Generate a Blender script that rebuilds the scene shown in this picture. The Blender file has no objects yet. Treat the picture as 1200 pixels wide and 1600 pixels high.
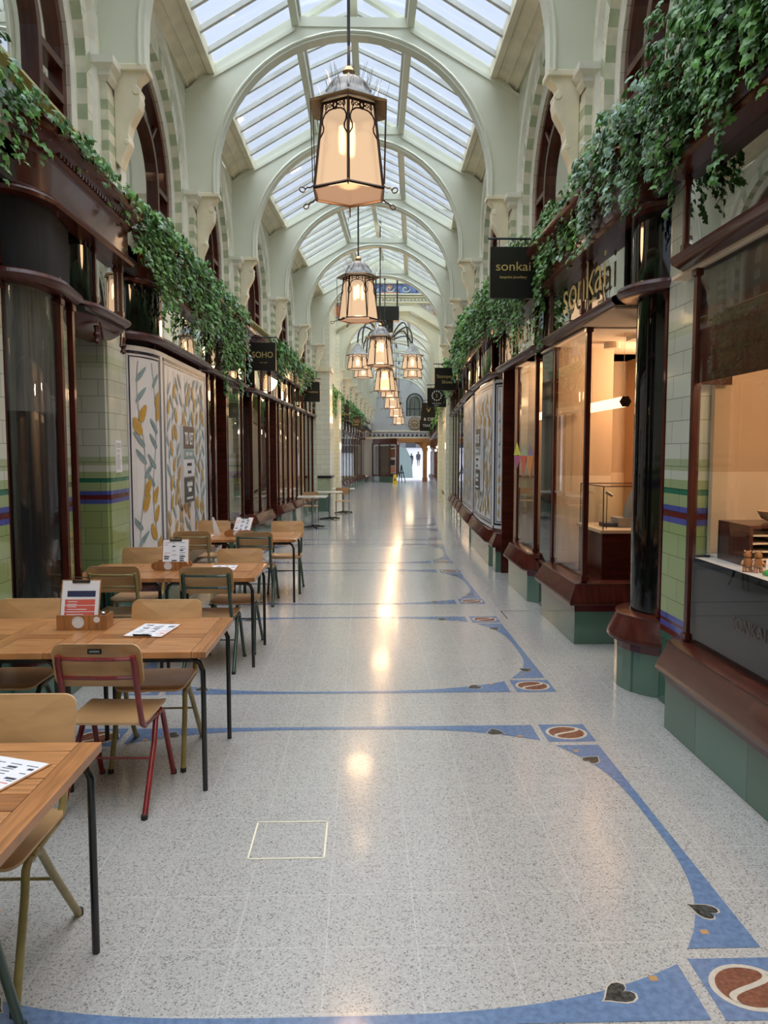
import bpy, bmesh, math, random
from math import sin, cos, pi, sqrt, atan2, atan, hypot
from mathutils import Vector, Matrix
random.seed(7)
SC = bpy.context.scene
COL = SC.collection
# ------------------------------------------------------------------ camera, sky, exposure
cam_d = bpy.data.cameras.new('camera'); cam = bpy.data.objects.new('camera', cam_d); COL.objects.link(cam)
cam_d.sensor_fit = 'VERTICAL'; cam_d.sensor_height = 36; cam_d.sensor_width = 27; cam_d.lens = 27
cam_d.clip_start = 0.02; cam_d.clip_end = 600
cam.location = (0.12, 0, 1.75)
cam.rotation_euler = (pi/2 - atan(95/1200), 0, -atan(32/1200))
SC.camera = cam
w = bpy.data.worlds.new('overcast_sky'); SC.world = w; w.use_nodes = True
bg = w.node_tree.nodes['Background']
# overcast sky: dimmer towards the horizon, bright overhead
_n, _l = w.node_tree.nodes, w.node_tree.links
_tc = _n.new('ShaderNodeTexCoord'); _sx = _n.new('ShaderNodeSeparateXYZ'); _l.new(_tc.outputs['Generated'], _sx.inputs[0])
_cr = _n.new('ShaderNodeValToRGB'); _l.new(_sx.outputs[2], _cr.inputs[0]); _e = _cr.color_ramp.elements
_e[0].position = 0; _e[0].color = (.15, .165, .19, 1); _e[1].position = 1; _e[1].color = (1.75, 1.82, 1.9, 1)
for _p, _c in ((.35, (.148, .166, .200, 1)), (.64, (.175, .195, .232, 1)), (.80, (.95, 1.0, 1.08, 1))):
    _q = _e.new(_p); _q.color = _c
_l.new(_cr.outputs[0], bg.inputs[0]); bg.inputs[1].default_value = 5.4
vs = SC.view_settings
vs.view_transform = 'Standard'; vs.look = 'None'; vs.gamma = 1; vs.use_curve_mapping = False; vs.exposure = -0.1
LANTERN_W = 36      # watts of the lamp inside each lantern
# ------------------------------------------------------------------ hall path: straight, then a slight bend and fall
SB, KB = 12.8, 0.067
def gsc(y):
    return 1
def W(p):
    x, y, z = p
    return Vector((x*gsc(y) + KB*max(0, y-SB), y, z - .010*max(0, y-14)))
HD = lambda y: -atan(KB) if y > SB else 0
# ------------------------------------------------------------------ materials
MATS = {}
def node_mat(name):
    m = bpy.data.materials.new(name); m.use_nodes = True
    nt = m.node_tree
    return m, nt, nt.nodes['Principled BSDF'], nt.nodes, nt.links
def setp(b, rough=.5, metal=0, coat=0, spec=.5, coat_r=.05):
    b.inputs['Roughness'].default_value = rough; b.inputs['Metallic'].default_value = metal
    b.inputs['Coat Weight'].default_value = coat; b.inputs['Coat Roughness'].default_value = coat_r
    b.inputs['Specular IOR Level'].default_value = spec
def mk(name, c, rough=.5, metal=0, coat=0, spec=.5, var=.12, scale=6, emit=None, stren=0, bump=0, stretch=None):
    m, nt, b, N, L = node_mat(name)
    setp(b, rough, metal, coat, spec)
    tc = N.new('ShaderNodeTexCoord'); mp = N.new('ShaderNodeMapping'); L.new(tc.outputs['Object'], mp.inputs[0])
    if stretch: mp.inputs['Scale'].default_value = stretch
    nz = N.new('ShaderNodeTexNoise'); nz.inputs['Scale'].default_value = scale; nz.inputs['Detail'].default_value = 4
    L.new(mp.outputs[0], nz.inputs['Vector'])
    cr = N.new('ShaderNodeValToRGB')
    cr.color_ramp.elements[0].position = .3; cr.color_ramp.elements[1].position = .7
    cr.color_ramp.elements[0].color = tuple(max(0, v*(1-var)) for v in c)+(1,)
    cr.color_ramp.elements[1].color = tuple(min(1, v*(1+var)) for v in c)+(1,)
    L.new(nz.outputs[0], cr.inputs[0]); L.new(cr.outputs[0], b.inputs['Base Color'])
    if bump:
        bp = N.new('ShaderNodeBump'); bp.inputs['Strength'].default_value = bump; bp.inputs['Distance'].default_value = .01
        L.new(nz.outputs[0], bp.inputs['Height']); L.new(bp.outputs[0], b.inputs['Normal'])
    if emit:
        b.inputs['Emission Color'].default_value = tuple(emit)+(1,); b.inputs['Emission Strength'].default_value = stren
    MATS[name] = m; return m
def ramp_const(N, stops):
    cr = N.new('ShaderNodeValToRGB'); r = cr.color_ramp; r.interpolation = 'CONSTANT'
    r.elements[0].position = stops[0][0]; r.elements[0].color = tuple(stops[0][1])+(1,)
    r.elements[1].position = stops[1][0]; r.elements[1].color = tuple(stops[1][1])+(1,)
    for p, c in stops[2:]:
        e = r.elements.new(p); e.color = tuple(c)+(1,)
    return cr
def math_node(N, L, op, a, b=None):
    n = N.new('ShaderNodeMath'); n.operation = op
    for i, v in enumerate((a, b)):
        if v is None: continue
        if isinstance(v, (int, float)): n.inputs[i].default_value = v
        else: L.new(v, n.inputs[i])
    return n.outputs[0]
def tile_mat(name, stops=None, base=None, bw=.30, bh=.15, rough=.12, mortar=.75, zmax=5.0, tint=.1):
    """glazed tiles: colour by height bands, brick joints"""
    m, nt, b, N, L = node_mat(name)
    setp(b, rough, 0, .3)
    g = N.new('ShaderNodeNewGeometry'); sx = N.new('ShaderNodeSeparateXYZ'); L.new(g.outputs['Position'], sx.inputs[0])
    u = math_node(N, L, 'ADD', sx.outputs[0], sx.outputs[1])
    cx = N.new('ShaderNodeCombineXYZ'); L.new(u, cx.inputs[0]); L.new(sx.outputs[2], cx.inputs[1])
    br = N.new('ShaderNodeTexBrick'); L.new(cx.outputs[0], br.inputs['Vector'])
    br.inputs['Scale'].default_value = 1; br.inputs['Brick Width'].default_value = bw; br.inputs['Row Height'].default_value = bh
    br.inputs['Mortar Size'].default_value = .0028; br.inputs['Mortar Smooth'].default_value = .1
    br.inputs['Color1'].default_value = (1, 1, 1, 1); br.inputs['Color2'].default_value = (1-tint, 1-tint, 1-tint*1.3, 1)
    br.inputs['Mortar'].default_value = (mortar*.6, mortar*.6, mortar*.58, 1)
    mx = N.new('ShaderNodeMix'); mx.data_type = 'RGBA'; mx.blend_type = 'MULTIPLY'; mx.inputs[0].default_value = 1
    if stops:
        zz = math_node(N, L, 'MULTIPLY', sx.outputs[2], 1/zmax)
        cr = ramp_const(N, [(p/zmax, c) for p, c in stops]); L.new(zz, cr.inputs[0]); L.new(cr.outputs[0], mx.inputs[6])
    else:
        mx.inputs[6].default_value = tuple(base)+(1,)
    L.new(br.outputs['Color'], mx.inputs[7]); L.new(mx.outputs[2], b.inputs['Base Color'])
    nz = N.new('ShaderNodeTexNoise'); nz.inputs['Scale'].default_value = 7
    L.new(g.outputs['Position'], nz.inputs['Vector'])
    bp = N.new('ShaderNodeBump'); bp.inputs['Strength'].default_value = .12; bp.inputs['Distance'].default_value = .02
    L.new(nz.outputs[0], bp.inputs['Height']); L.new(bp.outputs[0], b.inputs['Normal'])
    MATS[name] = m; return m
GREEN = (.28, .36, .15); PALE = (.54, .57, .49); BLUE = (.07, .09, .33); MAROON = (.11, .016, .014)
tile_mat('pier_tile', [(0, (.04, .12, .09)), (.50, MAROON), (.535, BLUE), (.575, MAROON), (.605, BLUE), (.64, GREEN), (1.265, BLUE), (1.305, MAROON),
    (1.345, BLUE), (1.385, (.31, .39, .20)), (1.45, (.03, .16, .10)), (1.485, (.31, .39, .20)), (1.56, PALE), (1.62, (.34, .41, .25)), (1.69, PALE), (2.50, (.46, .52, .38)), (2.60, PALE), (3.35, (.46, .52, .38)), (3.45, PALE)])
tile_mat('upper_tile', base=(.76, .77, .63), tint=.07, rough=.25)
tile_mat('pink_tile', base=(.66, .60, .50), tint=.08, rough=.3)
tile_mat('riser_tile', base=(.11, .20, .155), bw=.6, bh=.6, rough=.1, tint=.25)
mk('stripe_green', (.40, .47, .31), .25, coat=.2, scale=9)
mk('stripe_cream', (.68, .68, .54), .3, coat=.2, scale=9)
mk('cream', (.76, .71, .53), .4, scale=4)
mk('white_mould', (.74, .75, .66), .4, scale=4)
mk('rib_paint', (.66, .69, .57), .4, scale=2, var=.05)
mk('rafter_paint', (.56, .58, .54), .5, scale=5)
mk('maroon_tile', (.10, .018, .02), .12, coat=.4)
mk('mahogany', (.06, .011, .006), .28, coat=.15, spec=.35, scale=3, var=.45, stretch=(1, 1, 8))
mk('mahogany_mid', (.062, .012, .007), .27, coat=.18, spec=.35, scale=3, var=.4, stretch=(8, 1, 1))
mk('black_gloss', (.004, .004, .004), .05, coat=.3, var=0)
mk('black_panel', (.010, .011, .014), .3, var=.2, scale=3)
mk('black_cloth', (.006, .006, .007), .9, var=.5, scale=2, stretch=(14, 14, 1))
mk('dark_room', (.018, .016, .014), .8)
mk('grey_blind', (.10, .095, .085), .7, scale=2, stretch=(1, 30, 1), var=.4)
mk('cream_room', (.72, .56, .40), .8, var=.02)
mk('beige_room', (.55, .38, .24), .8, var=.02)
mk('gold_mould', (.40, .36, .13), .35, coat=.2)
mk('spike_steel', (.45, .46, .46), .35, metal=.8)
mk('grey_metal', (.23, .24, .24), .65, metal=.1, scale=12, var=.35)
mk('bronze', (.055, .028, .016), .4, metal=.5)
mk('brass', (.26, .17, .08), .4, metal=.7)
mk('rod_steel', (.035, .04, .05), .4, metal=.6)
mk('sign_black', (.006, .006, .006), .3, var=0)
mk('letter_gold', (.55, .44, .17), .35, metal=.3, var=.05)
mk('letter_white', (.75, .75, .72), .5, var=.02)
mk('vinyl_white', (.66, .66, .66), .35, var=.02)
mk('vinyl_navy', (.012, .014, .035), .3, var=0)
mk('vinyl_ochre', (.46, .27, .05), .4, var=.15, scale=20)
mk('vinyl_teal', (.20, .29, .30), .4, var=.1, scale=20)
mk('vinyl_grey', (.34, .35, .36), .4, var=.05)
mk('vinyl_brown', (.085, .055, .045), .4, var=.05)
mk('vinyl_slate', (.035, .035, .038), .4, var=.05)
mk('inlay_blue', (.115, .18, .31), .22, coat=.3, scale=40, var=.2)
mk('inlay_brown', (.17, .065, .038), .25, coat=.3, scale=60, var=.3)
mk('inlay_dark', (.045, .045, .04), .25, coat=.3, scale=60, var=.7)
mk('inlay_cream', (.48, .44, .37), .25, coat=.3, scale=60, var=.1)
mk('inlay_gold', (.62, .36, .16), .25, metal=.4)
mk('ply', (.50, .29, .13), .3, coat=.25, scale=3, var=.14, stretch=(1.5, 1, 7))
mk('ply_edge', (.60, .38, .20), .45)
mk('teak_a', (.36, .155, .055), .32, coat=.2, scale=4, var=.35, stretch=(14, 1, 1))
mk('teak_b', (.42, .19, .07), .32, coat=.2, scale=4, var=.35, stretch=(1, 14, 1))
mk('teak_c', (.30, .12, .04), .32, coat=.2, scale=4, var=.35, stretch=(1, 14, 1))
mk('tube_black', (.006, .007, .008), .25, coat=.3, var=0)
mk('tube_red', (.19, .008, .010), .28, coat=.4, var=.3, scale=15)
mk('tube_olive', (.26, .20, .065), .35, coat=.3, var=.25, scale=15)
mk('tube_green', (.012, .045, .026), .3, coat=.4, var=.2)
mk('rubber', (.02, .015, .012), .7)
mk('paper', (.74, .74, .77), .6, var=.02)
mk('paper_red', (.62, .10, .07), .6, var=.05)
mk('paper_navy', (.02, .025, .08), .6, var=.05)
mk('ink', (.05, .05, .07), .6, var=.1)
mk('warn_yellow', (.70, .42, .02), .4, var=.03)
mk('steel', (.55, .55, .55), .25, metal=.9, var=.03)
mk('oak', (.32, .14, .055), .4, scale=4, stretch=(1, 1, 10), var=.25)
mk('end_oak', (.42, .20, .06), .4, scale=2, var=.2)
mk('grey_wall', (.44, .46, .45), .6, var=.03)
mk('mosaic_blue', (.12, .18, .36), .4, scale=9, var=.6)
mk('mosaic_grey', (.42, .43, .45), .4, scale=14, var=.45)
mk('mosaic_orange', (.50, .22, .13), .4, var=.2)
mk('outside_paving', (.27, .27, .30), .7, var=.06)
mk('outside_building', (.07, .075, .09), .7, var=.15, scale=.5)
mk('outside_pale', (.20, .27, .26), .6, var=.05)
mk('clock_face', (.48, .36, .20), .5, var=.1)
mk('skin', (.5, .3, .22), .6)
mk('cloth_navy', (.015, .018, .035), .8)
mk('cloth_grey', (.05, .05, .06), .8)
mk('marble_top', (.62, .58, .50), .25, coat=.3)
mk('yellow_plastic', (.70, .50, .02), .4)
mk('frieze', (.42, .40, .42), .35, scale=25, var=.5)
mk('leaf_a', (.05, .15, .03), .45, var=.5, scale=9)
mk('leaf_b', (.11, .29, .055), .45, var=.4, scale=9)
mk('leaf_c', (.20, .34, .25), .45, var=.25, scale=9)
mk('stem', (.03, .05, .015), .7)
mk('stone', (.30, .26, .23), .6)
mk('plastic_grey', (.16, .16, .17), .5)
mk('gem_green', (.03, .30, .06), .2)
mk('warm_glow', (.9, .7, .45), .5, emit=(1, .62, .32), stren=3.0)
mk('spot_glow', (.9, .7, .45), .5, emit=(1, .72, .45), stren=14)
mk('white_glow', (.9, .9, .9), .5, emit=(1, .95, .88), stren=6)
mk('bulb', (1, .8, .5), .5, emit=(1, .66, .36), stren=9)
for nm, c in dict(tri_yellow=(.62, .60, .04), tri_magenta=(.45, .06, .25), tri_red=(.62, .08, .04), tri_orange=(.62, .22, .05), tri_green=(.30, .42, .25), tri_purple=(.25, .16, .28)).items(): mk(nm, c, .4, var=0)
def glass_mat(name, tint=(1, 1, 1), gloss=1.0, rough=.01, ior=1.5):
    m = bpy.data.materials.new(name); m.use_nodes = True; nt = m.node_tree; N, L = nt.nodes, nt.links
    N.remove(N['Principled BSDF'])
    fr = N.new('ShaderNodeLayerWeight'); fr.inputs[0].default_value = .5
    f5 = math_node(N, L, 'ADD', math_node(N, L, 'MULTIPLY', math_node(N, L, 'POWER', fr.outputs['Facing'], 4.5), .92), .045)
    k = math_node(N, L, 'MULTIPLY', f5, gloss)
    cl = math_node(N, L, 'MINIMUM', k, 1)
    tr = N.new('ShaderNodeBsdfTransparent'); tr.inputs[0].default_value = tuple(tint)+(1,)
    gl = N.new('ShaderNodeBsdfGlossy'); gl.inputs['Roughness'].default_value = rough
    mx = N.new('ShaderNodeMixShader'); L.new(cl, mx.inputs[0]); L.new(tr.outputs[0], mx.inputs[1]); L.new(gl.outputs[0], mx.inputs[2])
    L.new(mx.outputs[0], N['Material Output'].inputs[0]); MATS[name] = m; return m
glass_mat('shop_glass', (.93, .95, .94), 1.15)
glass_mat('mirror_glass', (.35, .36, .36), 4.5)
glass_mat('window_glass', (.6, .65, .65), 8)
glass_mat('roof_glass', (.93, .96, 1.0), 1.0, .05)
glass_mat('case_glass', (.93, .97, .95), 1.2)
def lantern_glass(name, col, e, open_):
    m = bpy.data.materials.new(name); m.use_nodes = True; nt = m.node_tree; N, L = nt.nodes, nt.links
    N.remove(N['Principled BSDF'])
    em = N.new('ShaderNodeEmission'); em.inputs[0].default_value = tuple(col)+(1,); em.inputs[1].default_value = e
    rf = N.new('ShaderNodeBsdfRefraction'); rf.inputs['IOR'].default_value = 1.08; rf.inputs['Roughness'].default_value = .55
    rf.inputs[0].default_value = (1, .85, .65, 1)
    mx = N.new('ShaderNodeMixShader'); mx.inputs[0].default_value = open_
    L.new(em.outputs[0], mx.inputs[1]); L.new(rf.outputs[0], mx.inputs[2]); L.new(mx.outputs[0], N['Material Output'].inputs[0])
    MATS[name] = m
lantern_glass('lantern_glass', (1, .69, .44), 1.02, .30)
lantern_glass('lantern_base_glass', (1, .56, .33), .62, .12)
def terrazzo():
    m, nt, b, N, L = node_mat('terrazzo'); setp(b, .2, 0, .35, .5, .09)
    g = N.new('ShaderNodeNewGeometry'); sx = N.new('ShaderNodeSeparateXYZ'); L.new(g.outputs['Position'], sx.inputs[0])
    v = N.new('ShaderNodeTexVoronoi'); v.inputs['Scale'].default_value = 185; v.feature = 'F1'; L.new(g.outputs['Position'], v.inputs['Vector'])
    sc = N.new('ShaderNodeSeparateColor'); L.new(v.outputs['Color'], sc.inputs[0])
    cr = ramp_const(N, [(0, (.19, .187, .182)), (.08, (.30, .295, .285)), (.20, (.39, .385, .37)), (.55, (.44, .435, .42)), (.8, (.375, .37, .355))]); L.new(sc.outputs[0], cr.inputs[0])
    nz = N.new('ShaderNodeTexNoise'); nz.inputs['Scale'].default_value = .9; nz.inputs['Detail'].default_value = 3; L.new(g.outputs['Position'], nz.inputs['Vector'])
    c2 = N.new('ShaderNodeValToRGB'); c2.color_ramp.elements[0].color = (.9, .9, .9, 1); c2.color_ramp.elements[1].color = (1.06, 1.05, 1.03, 1)
    L.new(nz.outputs[0], c2.inputs[0])
    mx = N.new('ShaderNodeMix'); mx.data_type = 'RGBA'; mx.blend_type = 'MULTIPLY'; mx.inputs[0].default_value = 1
    L.new(cr.outputs[0], mx.inputs[6]); L.new(c2.outputs[0], mx.inputs[7])
    bend = math_node(N, L, 'MULTIPLY', math_node(N, L, 'MAXIMUM', math_node(N, L, 'SUBTRACT', sx.outputs[1], SB), 0), KB)
    t = math_node(N, L, 'SUBTRACT', sx.outputs[0], bend)
    def line(src, off):
        a = math_node(N, L, 'FRACT', math_node(N, L, 'MULTIPLY', math_node(N, L, 'ADD', src, off), 1/.324))
        return math_node(N, L, 'GREATER_THAN', math_node(N, L, 'ABSOLUTE', math_node(N, L, 'SUBTRACT', a, .5)), .493)
    ln = math_node(N, L, 'MAXIMUM', line(t, 10.06), line(sx.outputs[1], 9.72))
    m2 = N.new('ShaderNodeMix'); m2.data_type = 'RGBA'; L.new(math_node(N, L, 'MULTIPLY', ln, .3), m2.inputs[0]); L.new(mx.outputs[2], m2.inputs[6])
    m2.inputs[7].default_value = (.62, .61, .57, 1); L.new(m2.outputs[2], b.inputs['Base Color'])
    n2 = N.new('ShaderNodeTexNoise'); n2.inputs['Scale'].default_value = 2.5; n2.inputs['Detail'].default_value = 2; L.new(g.outputs['Position'], n2.inputs['Vector'])
    bp = N.new('ShaderNodeBump'); bp.inputs['Strength'].default_value = .05; bp.inputs['Distance'].default_value = .03
    L.new(n2.outputs[0], bp.inputs['Height']); L.new(bp.outputs[0], b.inputs['Normal']); L.new(bp.outputs[0], b.inputs['Coat Normal'])
    MATS['terrazzo'] = m
terrazzo()
# ------------------------------------------------------------------ mesh helpers
ROOT = {}
class MB:
    def __init__(s): s.v = []; s.f = []; s.m = []
    def add(s, vs, fs, mi=0):
        o = len(s.v); s.v += [tuple(p) for p in vs]
        for f in fs: s.f.append([i+o for i in f]); s.m.append(mi)
        return s
    def box(s, x0, x1, y0, y1, z0, z1, mi=0):
        v = [(x, y, z) for z in (z0, z1) for y in (y0, y1) for x in (x0, x1)]
        return s.add(v, [(0, 2, 3, 1), (4, 5, 7, 6), (0, 1, 5, 4), (2, 6, 7, 3), (0, 4, 6, 2), (1, 3, 7, 5)], mi)
    def quad(s, a, b, c, d, mi=0): return s.add([a, b, c, d], [(0, 1, 2, 3)], mi)
    def poly(s, pts, mi=0): return s.add(pts, [tuple(range(len(pts)))], mi)
    def prism(s, pts, d, mi=0):
        """closed polygon extruded by vector d"""
        n = len(pts); v = [tuple(p) for p in pts] + [tuple(p[i]+d[i] for i in range(3)) for p in pts]
        return s.add(v, [tuple(range(n-1, -1, -1)), tuple(range(n, 2*n))] + [(i, (i+1) % n, n+(i+1) % n, n+i) for i in range(n)], mi)
    def tube(s, pts, r, n=8, mi=0, closed=False):
        P = [Vector(p) for p in pts]; k = len(P); rr = r if isinstance(r, (list, tuple)) else [r]*k
        rings = []; prev = None
        for i in range(k):
            if closed: d = P[(i+1) % k]-P[i-1]
            else: d = P[min(i+1, k-1)]-P[max(i-1, 0)]
            d.normalize()
            if prev is None:
                a = Vector((0, 0, 1)) if abs(d.z) < .9 else Vector((1, 0, 0)); u = d.cross(a).normalized()
            else:
                u = (prev - d*prev.dot(d)).normalized()
            prev = u; w2 = d.cross(u)
            rings.append([P[i]+(u*cos(2*pi*j/n)+w2*sin(2*pi*j/n))*rr[i] for j in range(n)])
        v = [p for r_ in rings for p in r_]; f = []
        for i in range(k if closed else k-1):
            i2 = (i+1) % k
            for j in range(n): f.append((i*n+j, i*n+(j+1) % n, i2*n+(j+1) % n, i2*n+j))
        if not closed: f += [tuple(range(n-1, -1, -1)), tuple((k-1)*n+j for j in range(n))]
        return s.add(v, f, mi)
    def lathe(s, prof, c=(0, 0, 0), n=16, mi=0, ph=0, cap=True):
        v = []; f = []; k = len(prof)
        for r, z in prof:
            for j in range(n): a = ph+2*pi*j/n; v.append((c[0]+r*cos(a), c[1]+r*sin(a), c[2]+z))
        for i in range(k-1):
            for j in range(n): f.append((i*n+j, i*n+(j+1) % n, (i+1)*n+(j+1) % n, (i+1)*n+j))
        if cap: f += [tuple(range(n-1, -1, -1)), tuple((k-1)*n+j for j in range(n))]
        return s.add(v, f, mi)
    def sweep(s, path, prof, mi=0, sd=1):
        """path [(y,t)] seen with t = distance from the hall axis; prof [(offset towards hall, z)]"""
        k = len(path); nrm = []
        for i in range(k):
            ns = []
            for a, b in ((i-1, i), (i, i+1)):
                if a < 0 or b >= k: continue
                dy, dt = path[b][0]-path[a][0], path[b][1]-path[a][1]; l = hypot(dy, dt) or 1
                ns.append((dt/l, -dy/l))
            if len(ns) == 2:
                m = (ns[0][0]+ns[1][0], ns[0][1]+ns[1][1]); l2 = hypot(*m) or 1; m = (m[0]/l2, m[1]/l2)
                c = max(.35, m[0]*ns[0][0]+m[1]*ns[0][1]); nrm.append((m[0]/c, m[1]/c))
            else: nrm.append(ns[0])
        v = []; f = []; q = len(prof)
        for (y, t), (ny, nt_) in zip(path, nrm):
            for o, z in prof: v.append((sd*(t+nt_*o), y+ny*o, z))
        for i in range(k-1):
            for j in range(q-1): f.append((i*q+j, (i+1)*q+j, (i+1)*q+j+1, i*q+j+1))
        return s.add(v, f, mi)
    def build(s, name, mats, parent=None, path=True, smooth=False, bevel=0, origin=None):
        if isinstance(mats, str): mats = [mats]
        if path:
            org = ROOT[parent.name] if parent is not None and parent.name in ROOT else (W(origin) if origin else Vector((0, 0, 0)))
            vs = [W(p)-org for p in s.v]
        else: vs = [Vector(p) for p in s.v]; org = Vector((0, 0, 0))
        me = bpy.data.meshes.new(name); me.from_pydata([tuple(v) for v in vs], [], s.f)
        for n_ in mats: me.materials.append(MATS[n_])
        me.polygons.foreach_set('material_index', s.m)
        bm = bmesh.new(); bm.from_mesh(me); bmesh.ops.recalc_face_normals(bm, faces=bm.faces); bm.to_mesh(me); bm.free()
        if smooth:
            me.polygons.foreach_set('use_smooth', [True]*len(me.polygons)); me.set_sharp_from_angle(angle=math.radians(40))
        o = bpy.data.objects.new(name, me); COL.objects.link(o)
        if parent is not None: o.parent = parent
        elif path: o.location = org
        if bevel:
            b = o.modifiers.new('bevel', 'BEVEL'); b.width = bevel; b.segments = 2; b.limit_method = 'ANGLE'
        if path: ROOT[o.name] = org
        return o
def tag(o, label, cat, group=None, kind=None):
    o['label'] = label; o['category'] = cat
    if group: o['group'] = group
    if kind: o['kind'] = kind
    return o
def thing(name, label, cat, loc=(0, 0, 0), rz=0, group=None, mapped=True):
    o = bpy.data.objects.new(name, None); COL.objects.link(o); o.empty_display_size = .1
    o.location = W(loc) if mapped else loc; o.rotation_euler = (0, 0, rz)
    ROOT[o.name] = Vector(o.location)
    return tag(o, label, cat, group)
def structure(o): o['kind'] = 'structure'; return o
def sroot(name, loc=(0, 0, 0)):
    o = bpy.data.objects.new(name, None); COL.objects.link(o); o.location = W(loc); ROOT[o.name] = Vector(o.location); o['kind'] = 'structure'; return o
def dup(root, loc, rz, label, group=None, mats=None):
    """copy a thing with its parts and sub-parts"""
    def cp(o, par):
        c = o.copy(); COL.objects.link(c)
        if par is not None: c.parent = par
        if mats and c.type == 'MESH' and c.data.materials and c.data.materials[0] and c.data.materials[0].name in mats:
            key = c.data.name+'|'+str(sorted(mats.items()))
            if key not in DUPM:
                d = c.data.copy()
                for i, m in enumerate(d.materials):
                    if m.name in mats: d.materials[i] = MATS[mats[m.name]]
                DUPM[key] = d
            c.data = DUPM[key]
        for ch in o.children: cp(ch, c)
        return c
    kids = list(root.children)
    r = root.copy(); COL.objects.link(r); r.location = loc; r.rotation_euler = (0, 0, rz); r['label'] = label
    if group: r['group'] = group
    for ch in kids: cp(ch, r)
    return r
DUPM = {}
def text_mesh(body, size, mat, parent, M, name='lettering', ext=.002, align='CENTER', sx=1.0, bold=0):
    """flat lettering; M maps (x right, y up, z out) to world coordinates"""
    cu = bpy.data.curves.new(name, 'FONT'); cu.body = body; cu.size = size; cu.align_x = align; cu.align_y = 'CENTER'; cu.extrude = ext; cu.offset = bold
    tmp = bpy.data.objects.new('tmp_text', cu); COL.objects.link(tmp)
    dg = bpy.context.evaluated_depsgraph_get(); me = bpy.data.meshes.new_from_object(tmp.evaluated_get(dg))
    bpy.data.objects.remove(tmp); bpy.data.curves.remove(cu)
    me.transform(Matrix.Diagonal((sx, 1, 1, 1))); me.name = name
    org = ROOT.get(parent.name, Vector((0, 0, 0)))
    me.transform(Matrix.Translation(-org) @ M)
    me.materials.clear(); me.materials.append(MATS[mat])
    o = bpy.data.objects.new(name, me); COL.objects.link(o); o.parent = parent; ROOT[o.name] = org
    return o
def wallM(p, sd):
    """text on a side wall at hall position p, facing the hall"""
    # right wall (sd=1): reading direction is -y, outward -x
    X = Vector((0, -sd, 0)); Z = Vector((-sd, 0, 0)); Y = Vector((0, 0, 1))
    R = Matrix((X, Y, Z)).transposed().to_4x4()
    return Matrix.Translation(W(p)) @ Matrix.Rotation(HD(p[1]), 4, 'Z') @ R
def frontM(p):
    """text facing the camera (-y)"""
    R = Matrix((Vector((1, 0, 0)), Vector((0, 0, 1)), Vector((0, -1, 0)))).transposed().to_4x4()
    return Matrix.Translation(W(p)) @ R
def arc(cx, cy, r, a0, a1, n, ry=None):
    ry = ry or r
    return [(cx+r*cos(a0+(a1-a0)*i/n), cy+ry*sin(a0+(a1-a0)*i/n)) for i in range(n+1)]
def lamp(name, kind, loc, power, color=(1, .72, .45), size=.1, mapped=True, parent=None, rot=None, sy=None):
    d = bpy.data.lights.new(name, kind); d.energy = power; d.color = color
    if kind == 'POINT': d.shadow_soft_size = size
    if kind == 'AREA':
        d.size = size
        if sy: d.shape = 'RECTANGLE'; d.size_y = sy
    o = bpy.data.objects.new(name, d); COL.objects.link(o)
    if parent is not None: o.parent = parent; o.location = loc
    else: o.location = W(loc) if mapped else loc
    if rot: o.rotation_euler = rot
    return o
RIB0, BAY = 6.9, 3.24
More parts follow.
